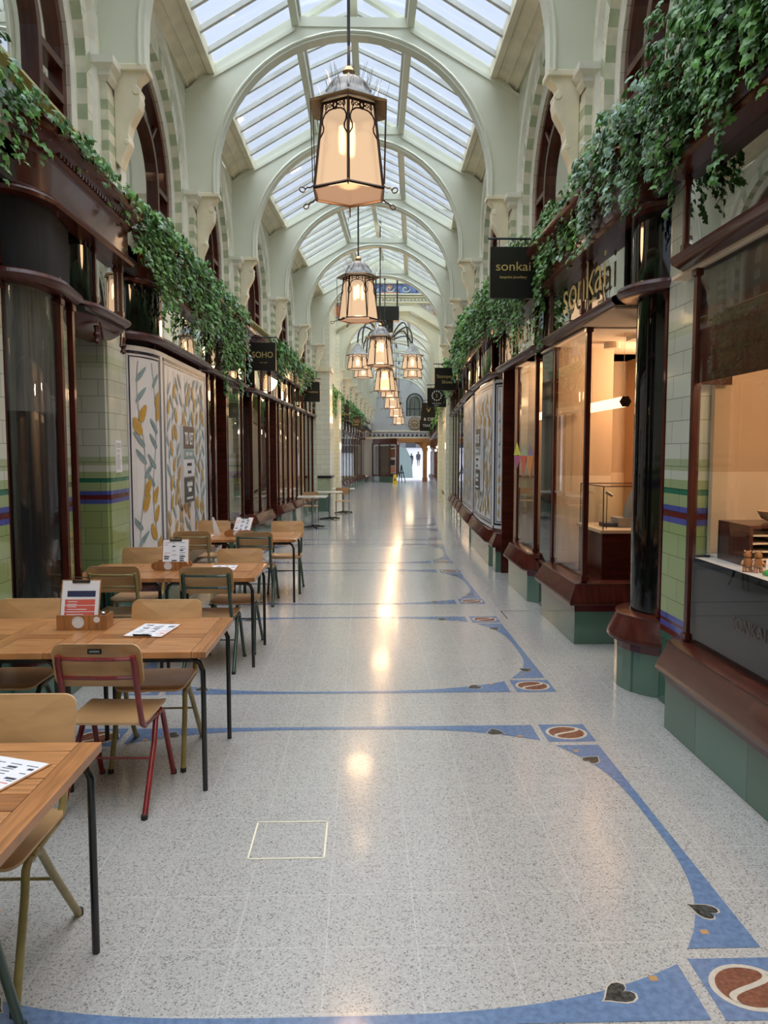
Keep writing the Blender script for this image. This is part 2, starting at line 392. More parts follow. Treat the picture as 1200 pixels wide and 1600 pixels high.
# ------------------------------------------------------------------ floor with terrazzo inlay
YE = 54.6
def build_floor():
    mb = MB()
    ys = [-6, 13, 14, 18, 23.6, 25, 27, 29, 35, 45, YE]
    for a, b in zip(ys, ys[1:]):
        mb.quad((-5, a, 0), (5, a, 0), (5, b, 0), (-5, b, 0), 0)
    z = .0016
    def strip(a0, a1, fixed, inward, across, n=18):
        """blue band: straight outer edge, concave inner edge, wide at both ends"""
        for i in range(n):
            q = []
            for u in (i/n, (i+1)/n):
                wd = .045+.215*abs(2*u-1)**3.2
                q.append((a0+(a1-a0)*u, fixed, fixed+inward*wd))
            (p, f0, f1), (p2, g0, g1) = q
            if across: mb.quad((p, f0, z), (p2, g0, z), (p2, g1, z), (p, f1, z), 1)
            else: mb.quad((f0, p, z), (g0, p2, z), (g1, p2, z), (f1, p, z), 1)
    def heart(cx, cy, ang, sc):
        pts = []
        for i in range(20):
            a = 2*pi*i/20; x = .75*sin(a)**3; y = .8125*cos(a)-.3125*cos(2*a)-.125*cos(3*a)-.0625*cos(4*a)
            pts.append((cx+sc*(x*cos(ang)-y*sin(ang)), cy+sc*(x*sin(ang)+y*cos(ang)), z+.0012))
        mb.poly(pts, 3)
        mb.poly([(cx+(p[0]-cx)*1.14, cy+(p[1]-cy)*1.14, z+.0006) for p in pts], 4)
    def square(cx, cy, h=.145):
        mb.box(cx-h, cx+h, cy-h, cy+h, z-.001, z, 1)
        c = lambda r, zz, m, n=28: mb.poly([(cx+r*cos(2*pi*i/n), cy+r*.88*sin(2*pi*i/n), zz) for i in range(n)], m)
        c(.128, z+.0006, 4); c(.108, z+.0012, 2)
        n = 14; sgn = 1 if cx > 0 else -1
        pts = [(cx+sgn*(.035*sin(pi*2*(i/n-.5))) + (i/n-.5)*.20*.72, cy+(i/n-.5)*.20*.70) for i in range(n+1)]
        for (x0, y0), (x1, y1) in zip(pts, pts[1:]):
            mb.quad((x0-.009, y0+.007, z+.0018), (x1-.009, y1+.007, z+.0018), (x1+.009, y1-.007, z+.0018), (x0+.009, y0-.007, z+.0018), 4)
    for k in range(-1, 6):
        y0, y1 = 2.35+BAY*k, 4.63+BAY*k
        for sx in (-1, 1):
            o = .13 if sx < 0 else 0
            for yy in (y0, y1): square(sx*(1.38+o), yy)
            strip(y0+.20, y1-.20, sx*(1.52+o), -sx, False)
            for yy, s in ((y0+.42, 1), (y1-.42, -1)):
                heart(sx*(1.415+o), yy, -s*sx*2.3, .062); mb.box(sx*(1.36+o)-.014, sx*(1.36+o)+.014, yy-s*.13-.012, yy-s*.13+.012, z, z+.001, 5)
            for yy, s in ((y0, 1), (y1, -1)):
                heart(sx*(.94+o), yy-.02*s, sx*1.1*-s, .062); mb.box(sx*(1.08+o)-.014, sx*(1.08+o)+.014, yy+.05*s-.012, yy+.05*s+.012, z, z+.001, 5)
        strip(-1.32, 1.19, y0-.14, 1, True, 30); strip(-1.32, 1.19, y1+.14, -1, True, 30)
    # access cover frame
    for a in ((-.385, -.05, 3.515, 3.523), (-.385, -.05, 3.187, 3.195), (-.385, -.378, 3.19, 3.52), (-.058, -.05, 3.19, 3.52)):
        mb.box(*a, z-.001, z+.0005, 6)
    mb.box(1.62, 1.95, 8.28, 8.29, z-.001, z, 3); mb.box(1.62, 1.63, 7.9, 8.29, z-.001, z, 3)
    return structure(mb.build('floor', ['terrazzo', 'inlay_blue', 'inlay_brown', 'inlay_dark', 'inlay_cream', 'inlay_gold', 'cream']))
build_floor()
# ------------------------------------------------------------------ upper walls: arches, pilasters, windows
ZS, ZC, RW = 4.18, 4.92, 1.14
ZW = 4.73
NWIN = [0]
def arch_pts(R, n=20, jn=5, zc=ZC):
    """(dy, z) polyline: jamb up, arch over, jamb down"""
    p = [(-R, ZS+(zc-ZS)*i/jn) for i in range(jn)]
    p += [(-R*cos(pi*i/n), zc+R*sin(pi*i/n)) for i in range(n+1)]
    p += [(R, zc-(zc-ZS)*(i+1)/jn) for i in range(jn)]
    return p
def arch_band(mb, yc, sd, R0, t0, R1, t1, mats, n=20, z0=None, z1=None):
    zi = lambda R: ZW+(ZC-ZW)*max(0, min(1, (R-RW)/(1.40-RW)))
    a, b = arch_pts(R0, n, 5, zi(R0)), arch_pts(R1, n, 5, zi(R1))
    for i in range(len(a)-1):
        mi = mats[i % len(mats)]
        mb.quad((sd*t0, yc+a[i][0], a[i][1]), (sd*t0, yc+a[i+1][0], a[i+1][1]), (sd*t1, yc+b[i+1][0], b[i+1][1]), (sd*t1, yc+b[i][0], b[i][1]), mi)
def upper_bay(mb, yc, sd, window=True, full=True):
    # materials: 0 upper 1 green 2 cream stripe 3 pink 4 mould 5 gold 6 frieze
    arch_band(mb, yc, sd, RW, 2.40, RW, 2.20, [3])
    arch_band(mb, yc, sd, RW, 2.20, RW+.02, 2.18, [4]); arch_band(mb, yc, sd, RW+.02, 2.18, RW+.07, 2.18, [4])
    arch_band(mb, yc, sd, RW+.07, 2.18, RW+.08, 2.10, [2, 1], 30)
    arch_band(mb, yc, sd, RW+.08, 2.10, 1.33, 2.10, [2, 0, 1, 0], 30)
    arch_band(mb, yc, sd, 1.33, 2.10, 1.35, 2.06, [4]); arch_band(mb, yc, sd, 1.35, 2.06, 1.40, 2.05, [2]); arch_band(mb, yc, sd, 1.40, 2.05, 1.42, 2.10, [2])
    # spandrel
    a = arch_pts(1.42)
    for i in range(len(a)-1):
        def pr(p):
            dy, z = p; top = 6.62
            if z <= ZC: return (1.63 if dy > 0 else -1.63, z)
            k = min(1.63/max(abs(dy), 1e-6), (top-ZC)/max(z-ZC, 1e-6)); return (dy*k, ZC+(z-ZC)*k)
        p, q = pr(a[i]), pr(a[i+1])
        mb.quad((sd*2.10, yc+a[i][0], a[i][1]), (sd*2.10, yc+a[i+1][0], a[i+1][1]), (sd*2.10, yc+q[0], q[1]), (sd*2.10, yc+p[0], p[1]), 0)
    for s2 in (-1, 1):
        k = (1.63*1.0)
        mb.poly([(sd*2.10, yc+s2*1.63, 6.62), (sd*2.10, yc+s2*1.56, 6.62), (sd*2.10, yc+s2*1.63, 6.50)], 0)
    # string course, frieze
    pth = [(yc-1.62, 2.10), (yc+1.62, 2.10)]
    mb.sweep(pth, [(-.42, ZS+.005), (.0, ZS+.005), (.05, ZS), (.06, ZS-.03), (.03, ZS-.045), (.045, ZS-.06), (.01, ZS-.09), (0, ZS-.10)], 5, sd)
    mb.sweep(pth, [(0, ZS-.10), (0, 3.92)], 6, sd)
    mb.sweep(pth, [(0, 3.92), (0, 3.60)], 2, sd)
def pilaster(mb, y, sd):
    h = .23; zs = [3.92]
    while zs[-1] < 4.74: zs.append(min(4.74, zs[-1]+.082))
    for i, (a, b) in enumerate(zip(zs, zs[1:])):
        mb.box(*sorted((sd*1.99, sd*2.14)), y-h, y+h, a, b, 1 if i % 2 == 0 and 4.2 < b < 4.72 else 2)
    mb.box(*sorted((sd*2.0, sd*2.14)), y-h, y+h, 4.74, 4.84, 2)
    pth = [(y-h, 2.14), (y-h, 1.99), (y+h, 1.99), (y+h, 2.14)]
    mb.sweep(pth, [(0, 4.80), (.03, 4.84), (.03, 4.88), (.07, 4.92), (.07, 4.98), (-.2, 4.98)], 4, sd)
def corbel(y, sd, parent):
    prof = [(1.99, 4.98), (1.72, 4.98), (1.73, 4.93), (1.78, 4.89), (1.80, 4.85), (1.775, 4.81), (1.765, 4.74), (1.78, 4.66), (1.82, 4.59), (1.86, 4.52), (1.875, 4.44), (1.865, 4.38), (1.89, 4.32), (1.925, 4.24), (1.945, 4.16), (1.99, 4.22)]
    mb = MB(); mb.prism([(sd*t, y-.07, z) for t, z in prof], (0, .14, 0))
    mb.box(*sorted((sd*1.70, sd*1.99)), y-.10, y+.10, 4.955, 5.01)
    mb.tube([(sd*1.80, y-.078, 4.80), (sd*1.80, y+.078, 4.80)], .036, 10); mb.tube([(sd*1.895, y-.075, 4.38), (sd*1.895, y+.075, 4.38)], .026, 8)
    return mb.build('corbel', 'cream', parent, bevel=.008)
def build_window(yc, sd, rich=True):
    NWIN[0] += 1
    r = sroot('window_%d' % NWIN[0], (sd*2.45, yc, ZS))
    mb = MB(); t = 2.27
    def ring(R, wd, dep, zc=ZW, n=20):
        a, b = arch_pts(R, n, 2, zc), arch_pts(R-wd, n, 2, zc)
        for i in range(len(a)-1):
            A, B = a[i], a[i+1]; Cc, D = b[i+1], b[i]
            mb.prism([(sd*(t-dep/2), yc+p[0], p[1]) for p in (A, B, Cc, D)], (sd*dep, 0, 0))
    ring(RW, .08, .07); ring(.66, .065, .09)
    for dy, wd in ((-.5, .0),):
        pass
    if rich:
        for s2 in (-1, 1):
            for z in (4.50, 4.76): mb.box(*sorted((sd*(t-.04), sd*(t+.04))), yc+.64 if s2 > 0 else yc-1.08, yc+1.08 if s2 > 0 else yc-.64, z-.03, z+.03)
            for a in (pi*.25, pi*.36):
                c, s = cos(a), sin(a)
                if a > 1: continue
                mb.tube([(sd*t, yc+s2*.64*c, ZW+.64*s), (sd*t, yc+s2*1.08*c, ZW+1.08*s)], .022, 6)
        mb.box(*sorted((sd*(t-.03), sd*(t+.03))), yc-.46, yc+.46, 4.885, 4.915) if False else None
    mb.box(*sorted((sd*(t-.07), sd*(t+.07))), yc-1.12, yc+1.12, ZS, ZS+.07)
    mb.build('window_frame', 'mahogany_mid', r)
    g = MB(); a = arch_pts(RW-.03, 16, 2, ZW); g.poly([(sd*(t+.02), yc+p[0], p[1]) for p in a]); g.build('window_pane', 'window_glass', r)
    d = MB(); d.box(*sorted((sd*2.45, sd*3.3)), yc-1.25, yc+1.25, ZS-.05, 6.0)
    d.f = [f for i, f in enumerate(d.f) if i != (4 if sd > 0 else 5)]; d.m = d.m[:len(d.f)]
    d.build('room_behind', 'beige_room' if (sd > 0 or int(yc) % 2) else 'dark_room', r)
UM = ['upper_tile', 'stripe_green', 'stripe_cream', 'pink_tile', 'white_mould', 'gold_mould', 'frieze']
for sd, nm in ((-1, 'wall_left'), (1, 'wall_right')):
    mb = MB()
    ks = list(range(-4, 5))+list(range(7, 15))
    for k in ks:
        upper_bay(mb, RIB0+BAY*(k+.5), sd)
    for k in range(-4, 6): pilaster(mb, RIB0+BAY*k, sd)
    for k in range(7, 15): pilaster(mb, RIB0+BAY*k, sd)
    # plain walls of the crossing
    mb.box(*sorted((sd*2.0, sd*2.3)), 23.35, 29.3, 0, 9, 0)
    structure(mb.build(nm, UM))
for k in range(-1, 5):
    for sd in (-1, 1): build_window(RIB0+BAY*(k+.5), sd)
for k in range(7, 14):
    for sd in (-1, 1): build_window(RIB0+BAY*(k+.5), sd, False)
# ------------------------------------------------------------------ roof: ribs, purlins, glazing
TE, ZE, TP, ZP, ZR = 1.78, 6.50, .72, 7.10, 7.52
NT = [0]
def trim():
    NT[0] += 1; return 'trim_%d' % NT[0]
def rib(y, corbels=True):
    r = sroot(trim(), (0, y, 0))
    mb = MB(); R = 1.72; zc = 5.22; n = 28; h = .085
    inner = [(-R, 5.0)]+[(-R*cos(pi*i/n), zc+R*sin(pi*i/n)) for i in range(n+1)]+[(R, 5.0)]
    def outer(x, z):
        ax = abs(x)
        if z < 5.6: return (math.copysign(2.10, x), z)
        top = lambda q: ZE+(TE-q)*(ZP-ZE)/(TE-TP) if q > TP else ZP+(TP-q)*0
        # radial projection onto the roof line
        dx, dz = x, z-zc; L0, L1 = 1.0, 2.2
        for _ in range(24):
            m = (L0+L1)/2; X, Z = abs(dx*m), zc+dz*m
            if (X < 2.10 and Z < top(X)): L0 = m
            else: L1 = m
        return (dx*L0, zc+dz*L0)
    out = [outer(*p) for p in inner]
    for yy in (y-h, y+h):
        for i in range(len(inner)-1):
            a, b, c, d = inner[i], inner[i+1], out[i+1], out[i]
            mb.quad((a[0], yy, a[1]), (b[0], yy, b[1]), (c[0], yy, c[1]), (d[0], yy, d[1]), 0)
    for i in range(len(inner)-1):
        a, b = inner[i], inner[i+1]
        mb.quad((a[0], y-h, a[1]), (b[0], y-h, b[1]), (b[0], y+h, b[1]), (a[0], y+h, a[1]), 0)
    # raised mouldings following the soffit and the roof line
    for q in (.045,):
        mb.tube([(p[0]*(1+q/R)+0, y-h, zc+(p[1]-zc)*(1+q/R) if p[1] > zc else p[1]) for p in inner], .022, 6)
    for sx in (-1, 1):
        mb.box(*sorted((sx*.02, sx*.02)), y, y, 0, 0) if False else None
        mb.prism([(sx*2.1, y-h-.02, 6.20), (sx*TP, y-h-.02, 6.98), (sx*TP, y-h-.02, 7.03), (sx*2.1, y-h-.02, 6.25)], (0, .02, 0))
        # capping rafter above
        mb.prism([(sx*2.1, y-.06, ZE-.19), (sx*TP, y-.06, ZP-.01), (sx*TP, y-.06, ZP+.08), (sx*2.1, y-.06, ZE-.10)], (0, .12, 0))
        mb.prism([(sx*TP, y-.045, ZP-.02), (0, y-.045, ZR-.02), (0, y-.045, ZR+.05), (sx*TP, y-.045, ZP+.05)], (0, .09, 0))
    mb.box(-TP, TP, y-.10, y+.10, ZP-.07, ZP+.05)
    mb.build('rib_arch', 'rib_paint', r)
    if corbels:
        for sd in (-1, 1): corbel(y, sd, r)
for k in range(-4, 6): rib(RIB0+BAY*k, k > -2)
for k in range(7, 15): rib(RIB0+BAY*k)
def roof_section(ya, yb, ribs):
    c = MB()
    for ya, yb, sx in [(p, q, s3) for p, q in zip(ribs, ribs[1:]) for s3 in (-1, 1)]:
        # timber eaves panel, purlin, ridge
        c.quad((sx*2.12, ya, 6.30), (sx*2.12, yb, 6.30), (sx*(TE-.02), yb, ZE), (sx*(TE-.02), ya, ZE), 1)
        for q in (.15, .5, .85):
            x, z = 2.12-(2.12-TE)*q, 6.30+(ZE-6.30)*q
            c.tube([(sx*x, ya, z-.01), (sx*x, yb, z-.01)], .018, 6, 1)
        c.box(*sorted((sx*(TE-.05), sx*(TE+.03))), ya, yb, ZE-.06, ZE+.10, 1)
        c.box(*sorted((sx*(TP-.045), sx*(TP+.045))), ya, yb, ZP-.06, ZP+.16, 0)
        c.box(*sorted((sx*(TP-.075), sx*(TP-.045))), ya, yb, ZP+.06, ZP+.12, 2)
    for p, q in zip(ribs, ribs[1:]): c.box(-.05, .05, p, q, ZR-.10, ZR+.05, 0)
    # outer cheeks so no daylight enters beside the eaves
    n = 7
    for i in range(len(ribs)-1):
        for j in range(1, n):
            y = ribs[i]+(ribs[i+1]-ribs[i])*j/n
            for sx in (-1, 1):
                c.prism([(sx*TE, y-.026, ZE-.02), (sx*TP, y-.026, ZP+.0), (sx*TP, y-.026, ZP+.07), (sx*TE, y-.026, ZE+.05)], (0, .052, 0), 2)
                c.prism([(sx*TP, y-.022, ZP+.08), (0, y-.022, ZR-.02), (0, y-.022, ZR+.03), (sx*TP, y-.022, ZP+.13)], (0, .044, 0), 2)
    g = MB()
    for sx in (-1, 1):
        for i in range(len(ribs)-1):
            a, b = ribs[i], ribs[i+1]
            g.quad((sx*TE, a, ZE+.055), (sx*TE, b, ZE+.055), (sx*TP, b, ZP+.075), (sx*TP, a, ZP+.075))
            g.quad((sx*TP, a, ZP+.14), (sx*TP, b, ZP+.14), (0, b, ZR+.035), (0, a, ZR+.035))
    return c, g
CE = MB(); CG = MB()
for ya, yb, ks in ((-6.06, 23.1, range(-4, 6)), (29.58, 54.6, list(range(7, 15)))):
    rb = [RIB0+BAY*k for k in ks]
    if yb > 50: rb.append(54.6)
    c, g = roof_section(ya, yb, rb)
    CE.add(c.v, c.f); CE.m[-len(c.f):] = c.m; CG.add(g.v, g.f)
# crossing roof light and its upstand
CE.box(-2.3, 2.3, 23.2, 23.4, 8.95, 9.1, 0); CE.box(-2.3, 2.3, 29.3, 29.5, 8.95, 9.1, 0)
for x in (-1.4, -.7, 0, .7, 1.4): CE.box(x-.05, x+.05, 23.3, 29.4, 8.98, 9.06, 2)
CG.quad((-2.2, 23.3, 9.04), (2.2, 23.3, 9.04), (2.2, 29.4, 9.04), (-2.2, 29.4, 9.04))
CE_o = structure(CE.build('ceiling', ['rib_paint', 'cream', 'rafter_paint']))
CG_o = CG.build('roof_glazing', 'roof_glass', CE_o)
# gable and crossing walls
def roof_line(dz=0):
    return [(-2.12, 6.20+dz), (-TP, ZP-.10+dz), (TP, ZP-.10+dz), (2.12, 6.20+dz)]
gb = MB()
y = 23.28   # boarded gable over the last rib of the near hall
gb.prism([(-TP-.3, y, ZP-.05), (TP+.3, y, ZP-.05), (TP+.3, y, 7.35), (.28, y, 7.62), (-.28, y, 7.62), (-TP-.3, y, 7.35)], (0, .06, 0), 0)
gb.prism([(-2.3, y, 6.2), (-TP-.28, y, ZP-.1), (-TP-.28, y, 9), (-2.3, y, 9)], (0, .06, 0), 0); gb.prism([(2.3, y, 6.2), (TP+.28, y, ZP-.1), (TP+.28, y, 9), (2.3, y, 9)], (0, .06, 0), 0)
gb.box(-TP-.3, TP+.3, y, y+.06, 7.62, 9, 0)
for i in range(9): gb.box(-.9+i*.225-.008, -.9+i*.225+.008, y-.012, y, ZP, 7.62, 1)
gb.box(-1.0, 1.0, y-.03, y, ZP+.0, ZP+.06, 1)
structure(gb.build('trim_gable', ['rib_paint', 'rafter_paint'])); bpy.data.objects['trim_gable'].name = trim()
fw = MB(); y = 29.4
# far crossing wall with mosaic band, dentil cornice and spandrels
X = 2.5
fw.prism([(-X, y, 6.1), (-TP-.1, y, ZP+.05), (TP+.1, y, ZP+.05), (X, y, 6.1), (X, y, 7.72), (-X, y, 7.72)], (0, .15, 0), 0)
fw.box(-X, X, y, y+.15, 7.72, 9, 0)
fw.prism([(-X, y-.02, 6.55), (-1.05, y-.02, 7.42), (-X, y-.02, 7.42)], (0, .02, 0), 2); fw.prism([(X, y-.02, 6.55), (1.05, y-.02, 7.42), (X, y-.02, 7.42)], (0, .02, 0), 2)
for sx in (-1, 1):
    fw.tube([(sx*1.93+.26*cos(a), y-.03, 7.16+.20*sin(a)) for a in [2*pi*i/16 for i in range(16)]], .02, 6, 3, True)
    fw.poly([(sx*1.93+.22*cos(a), y-.03, 7.16+.17*sin(a)) for a in [2*pi*i/16 for i in range(16)]], 3)
fw.prism([(-X, y-.05, 6.18), (-TP-.1, y-.05, ZP+.05), (TP+.1, y-.05, ZP+.05), (X, y-.05, 6.18), (X, y-.05, 6.40), (TP+.14, y-.05, ZP+.24), (-TP-.14, y-.05, ZP+.24), (-X, y-.05, 6.40)], (0, .05, 0), 0)
for z, d in ((7.46, .08), (7.66, .10), (7.74, .14), (8.18, .06)): fw.box(-X, X, y-d, y, z, z+.05, 0)
for i in range(34): fw.box(-2.2+i*.133, -2.2+i*.133+.07, y-.07, y, 7.54, 7.62, 0)
fw.box(-X, X, y-.012, y, 7.80, 8.16, 1)
for i in range(7):
    cx = -1.8+i*.6
    fw.tube([(cx+(.02+.018*j)*cos(j*.7), y-.02, 7.98+(.02+.014*j)*sin(j*.7)) for j in range(10)], .018, 5, 0)
for cx in (-.0, 1.2, -1.2): fw.poly([(cx+.12, y-.022, 8.06), (cx, y-.022, 7.90), (cx-.12, y-.022, 8.06), (cx, y-.022, 8.14)], 3)
fw.box(-.35, .35, y-.02, y-.01, 7.80, 7.86, 3)
o = structure(fw.build('trim_x', ['rib_paint', 'mosaic_blue', 'mosaic_grey', 'mosaic_orange'])); o.name = trim()
# tile piers that narrow the hall at the crossing
pr = MB()
for sd, ti in ((-1, 1.62), (1, 1.92)):
    for y0, y1 in ((23.55, 24.3), (28.9, 29.6)):
        pr.box(*sorted((sd*(ti if y0 < 25 else 1.85), sd*2.4)), y0, y1, 0, 6.2, 0)
        if y0 < 25 and sd < 0:
            pr.box(-2.4, -ti+.04, y0-.03, y1+.03, 1.02, 1.10, 2); pr.box(-2.4, -ti+.05, y0-.05, y1+.03, 4.25, 4.38, 1)
            pr.box(-2.4, -ti+.01, y0-.01, y1, 0, .45, 4); pr.box(-2.4, -ti+.01, y0-.01, y1, .45, 1.02, 3)
o = structure(pr.build('trim_x', ['upper_tile', 'cream', 'black_panel', 'stripe_green', 'riser_tile'])); o.name = trim()
# ------------------------------------------------------------------ shops: rooms behind the fronts
def side_box(mb, sd, t0, t1, y0, y1, z0, z1, mi=0): return mb.box(*sorted((sd*t0, sd*t1)), y0, y1, z0, z1, mi)
for sd, nm in ((-1, 'wall_left_shops'), (1, 'wall_right_shops')):
    mb = MB()
    segs = ((-6, 12.8), (12.8, 14), (14, 23.5), (24.3, 28.9), (29.6, 54.6))
    for a, b in segs:
        side_box(mb, sd, 2.12, 4.6, a, b, 3.56, 3.66); side_box(mb, sd, 4.5, 4.6, a, b, 0, 3.6)
        side_box(mb, sd, 2.10, 2.14, a, b, 3.45, 3.7)
    side_box(mb, sd, 2.3, 4.6, -6.1, -6, 0, 3.6)
    mb.m = [1 if i >= 24 else 0 for i in range(len(mb.m))] if False else mb.m
    for a, b in ((24.3, 28.9), (29.6, 54.6)):
        side_box(mb, sd, 4.44, 4.5, a, b, 0, 3.5, 1); side_box(mb, sd, 2.3, 4.44, a, b, .38, .42, 1); side_box(mb, sd, 2.14, 4.44, a, b, 3.50, 3.56, 1)
    for y in ([26.6]+[31.5+5.2*i for i in range(5)]): lamp('shop_light', 'POINT', (sd*3.2, y, 2.9), 9, (1, .80, .58), .12)
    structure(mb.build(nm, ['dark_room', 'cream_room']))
def piers(name, lst):
    mb = MB()
    for sd, t0, y0, y1, zt in lst: side_box(mb, sd, t0, t0+.5, y0, y1, 0, zt)
    return structure(mb.build(name, 'pier_tile'))
piers('wall_left_tiles', [(-1, 2.22, -6, 5.12, 3.9), (-1, 2.22, 5.98, 6.2, 3.4), (-1, 2.20, 7.12, 7.66, 3.9), (-1, 2.2, 13.95, 14.25, 3.9)])
piers('wall_right_tiles', [(1, 2.20, 4.87, 5.26, 3.9), (1, 2.2, -6, .45, 3.9), (1, 2.2, 23.2, 23.6, 3.9)])
def end_wall(name, t0, t1, sd, y0, y1):
    pass
# wall closing the hall behind the viewer
mb = MB(); mb.box(-2.4, 2.4, -6.3, -6.1, 0, 7.6); structure(mb.build('wall_back', 'cream'))
ND = [0]
def door(sd, y0, y1, t=2.72, mat='mahogany', lit=None, tiled=False):
    ND[0] += 1
    r = sroot('door_%d' % ND[0], (sd*t, (y0+y1)/2, 0))
    mb = MB()
    side_box(mb, sd, t, t+.05, y0, y0+.09, .02, 2.86); side_box(mb, sd, t, t+.05, y1-.09, y1, .02, 2.86)
    for z0, z1 in ((.02, .34), (.98, 1.08), (2.12, 2.22), (2.76, 2.86)): side_box(mb, sd, t, t+.05, y0+.09, y1-.09, z0, z1)
    side_box(mb, sd, t+.015, t+.03, y0+.09, y1-.09, .34, .98)
    mb.build('door_frame', mat, r, bevel=.006)
    g = MB(); side_box(g, sd, t+.02, t+.026, y0+.09, y1-.09, 1.08, 2.76); g.build('door_glass', 'shop_glass', r)
    # reveal of the recess and its soffit
    q = MB()
    if not tiled: side_box(q, sd, 2.1, t+.06, y0-.04, y0, 0, 2.9); side_box(q, sd, 2.1, t+.06, y1, y1+.04, 0, 2.9)
    else: side_box(q, sd, 2.22, t+.06, y0-.04, y0, 0, 2.9, 2); side_box(q, sd, 2.22, t+.06, y1, y1+.04, 0, 2.9, 2)
    side_box(q, sd, 2.06, t+.06, y0, y1, 2.87, 2.92)
    side_box(q, sd, t+.06, t+.08, y0, y1, 0, 3.4, 1) if not lit else None
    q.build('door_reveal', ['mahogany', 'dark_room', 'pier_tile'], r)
    k = MB(); k.tube([(sd*(t-.05), y0+.14, .95), (sd*(t-.05), y0+.14, 1.35)], .012, 8); k.build('door_handle', 'brass', r)
    return r
def cut_path(pts, u0, u1):
    L = [0]
    for a, b in zip(pts, pts[1:]): L.append(L[-1]+hypot(b[0]-a[0], b[1]-a[1]))
    def at(u):
        u = max(0, min(L[-1], u))
        for i in range(len(L)-1):
            if u <= L[i+1]+1e-9:
                k = (u-L[i])/max(1e-9, L[i+1]-L[i]); return (pts[i][0]+(pts[i+1][0]-pts[i][0])*k, pts[i][1]+(pts[i+1][1]-pts[i][1])*k)
        return pts[-1]
    return [at(u0)]+[p for p, l in zip(pts, L) if u0 < l < u1]+[at(u1)], at, L
RISER = [(0, 0), (0, .30)]; BAND = [(.002, .30), (.004, .365)]
SILL = [(-.01, .362), (.055, .366), (.062, .385), (.055, .41), (.03, .47), (.005, .52), (-.005, .545), (.0, .555), (-.03, .565), (-.12, .57)]
RAIL = [(-.12, 2.855), (.0, 2.855), (.03, 2.875), (.045, 2.90), (.035, 2.925), (.0, 2.94), (-.07, 2.95)]
FASC = [(-.12, 3.405), (.035, 3.405), (.045, 3.43), (.03, 3.46), (.0, 3.475), (.0, 3.70), (.02, 3.715), (.035, 3.745), (.03, 3.76), (.06, 3.79), (.10, 3.83), (.115, 3.855), (.115, 3.885), (-.2, 3.885)]
def mullion(mb, sd, y, t, z0, z1, r=.022, fancy=True):
    mb.box(sd*t-r, sd*t+r, y-r, y+r, z0, z1)
    if fancy:
        for z in (z0+.02, z1-.06): mb.box(sd*t-r*1.5, sd*t+r*1.5, y-r*1.5, y+r*1.5, z, z+.04)
def display_window(root, sd, pts, mulls, glass='shop_glass', base=True, z0=.57, z1=2.86, blinds=(), posts=True, fancy=True):
    if base:
        m = MB(); m.sweep(pts, RISER, 0, sd); m.sweep(pts, BAND, 1, sd); m.build('stall_riser', ['riser_tile', 'maroon_tile'], root)
        m = MB(); m.sweep(pts, SILL, 0, sd); m.build('sill', 'mahogany_mid', root, smooth=True)
    if glass:
        m = MB(); m.sweep(pts, [(-.10, z0), (-.10, z1)], 0, sd); m.build('glass_pane', glass, root, smooth=True)
    for zz0, zz1, mt in blinds:
        m = MB(); m.sweep(pts, [(-.12, zz0), (-.12, zz1)], 0, sd); m.build('blind', mt, root, smooth=True)
    for (y, t) in mulls:
        m = MB(); mullion(m, sd, y+.0, t+(.09 if fancy else .10), z0-.01, z1, .022 if fancy else .014, fancy=fancy); m.build('mullion', 'mahogany_mid', root)
def transom(root, sd, pts, mulls, glass='mirror_glass', back='black_panel'):
    m = MB(); m.sweep(pts, RAIL, 0, sd); m.build('transom_rail', 'mahogany_mid', root, smooth=True)
    m = MB(); m.sweep(pts, [(-.05, 2.95), (-.05, 3.41)], 0, sd); m.build('transom_glass', glass, root, smooth=True)
    if back:
        m = MB(); m.sweep(pts, [(-.075, 2.93), (-.075, 3.42)], 0, sd); m.build('blind', back, root)
    for (y, t) in mulls:
        m = MB(); mullion(m, sd, y, t+.03, 2.94, 3.41, .016); m.build('transom_mullion', 'mahogany_mid', root)
def fascia(root, sd, pts, dent=True, top=3.885):
    m = MB(); m.sweep(pts, FASC, 0, sd)
    if dent:
        for a, b in zip(pts, pts[1:]):
            l = hypot(b[0]-a[0], b[1]-a[1])
            if l < .5: continue
            for i in range(int(l/.06)):
                k = (i+.5)*.06/l; y, t = a[0]+(b[0]-a[0])*k, a[1]+(b[1]-a[1])*k
                m.box(*sorted((sd*(t-.05), sd*(t-.015))), y-.015, y+.015, 3.748, 3.778)
    m.build('fascia', 'mahogany_mid', root, smooth=True)
def cap_top(root, sd, y0, y1):
    m = MB(); side_box(m, sd, 1.9, 2.12, y0, y1, 3.875, 3.885); m.build('gutter', 'mahogany', root)
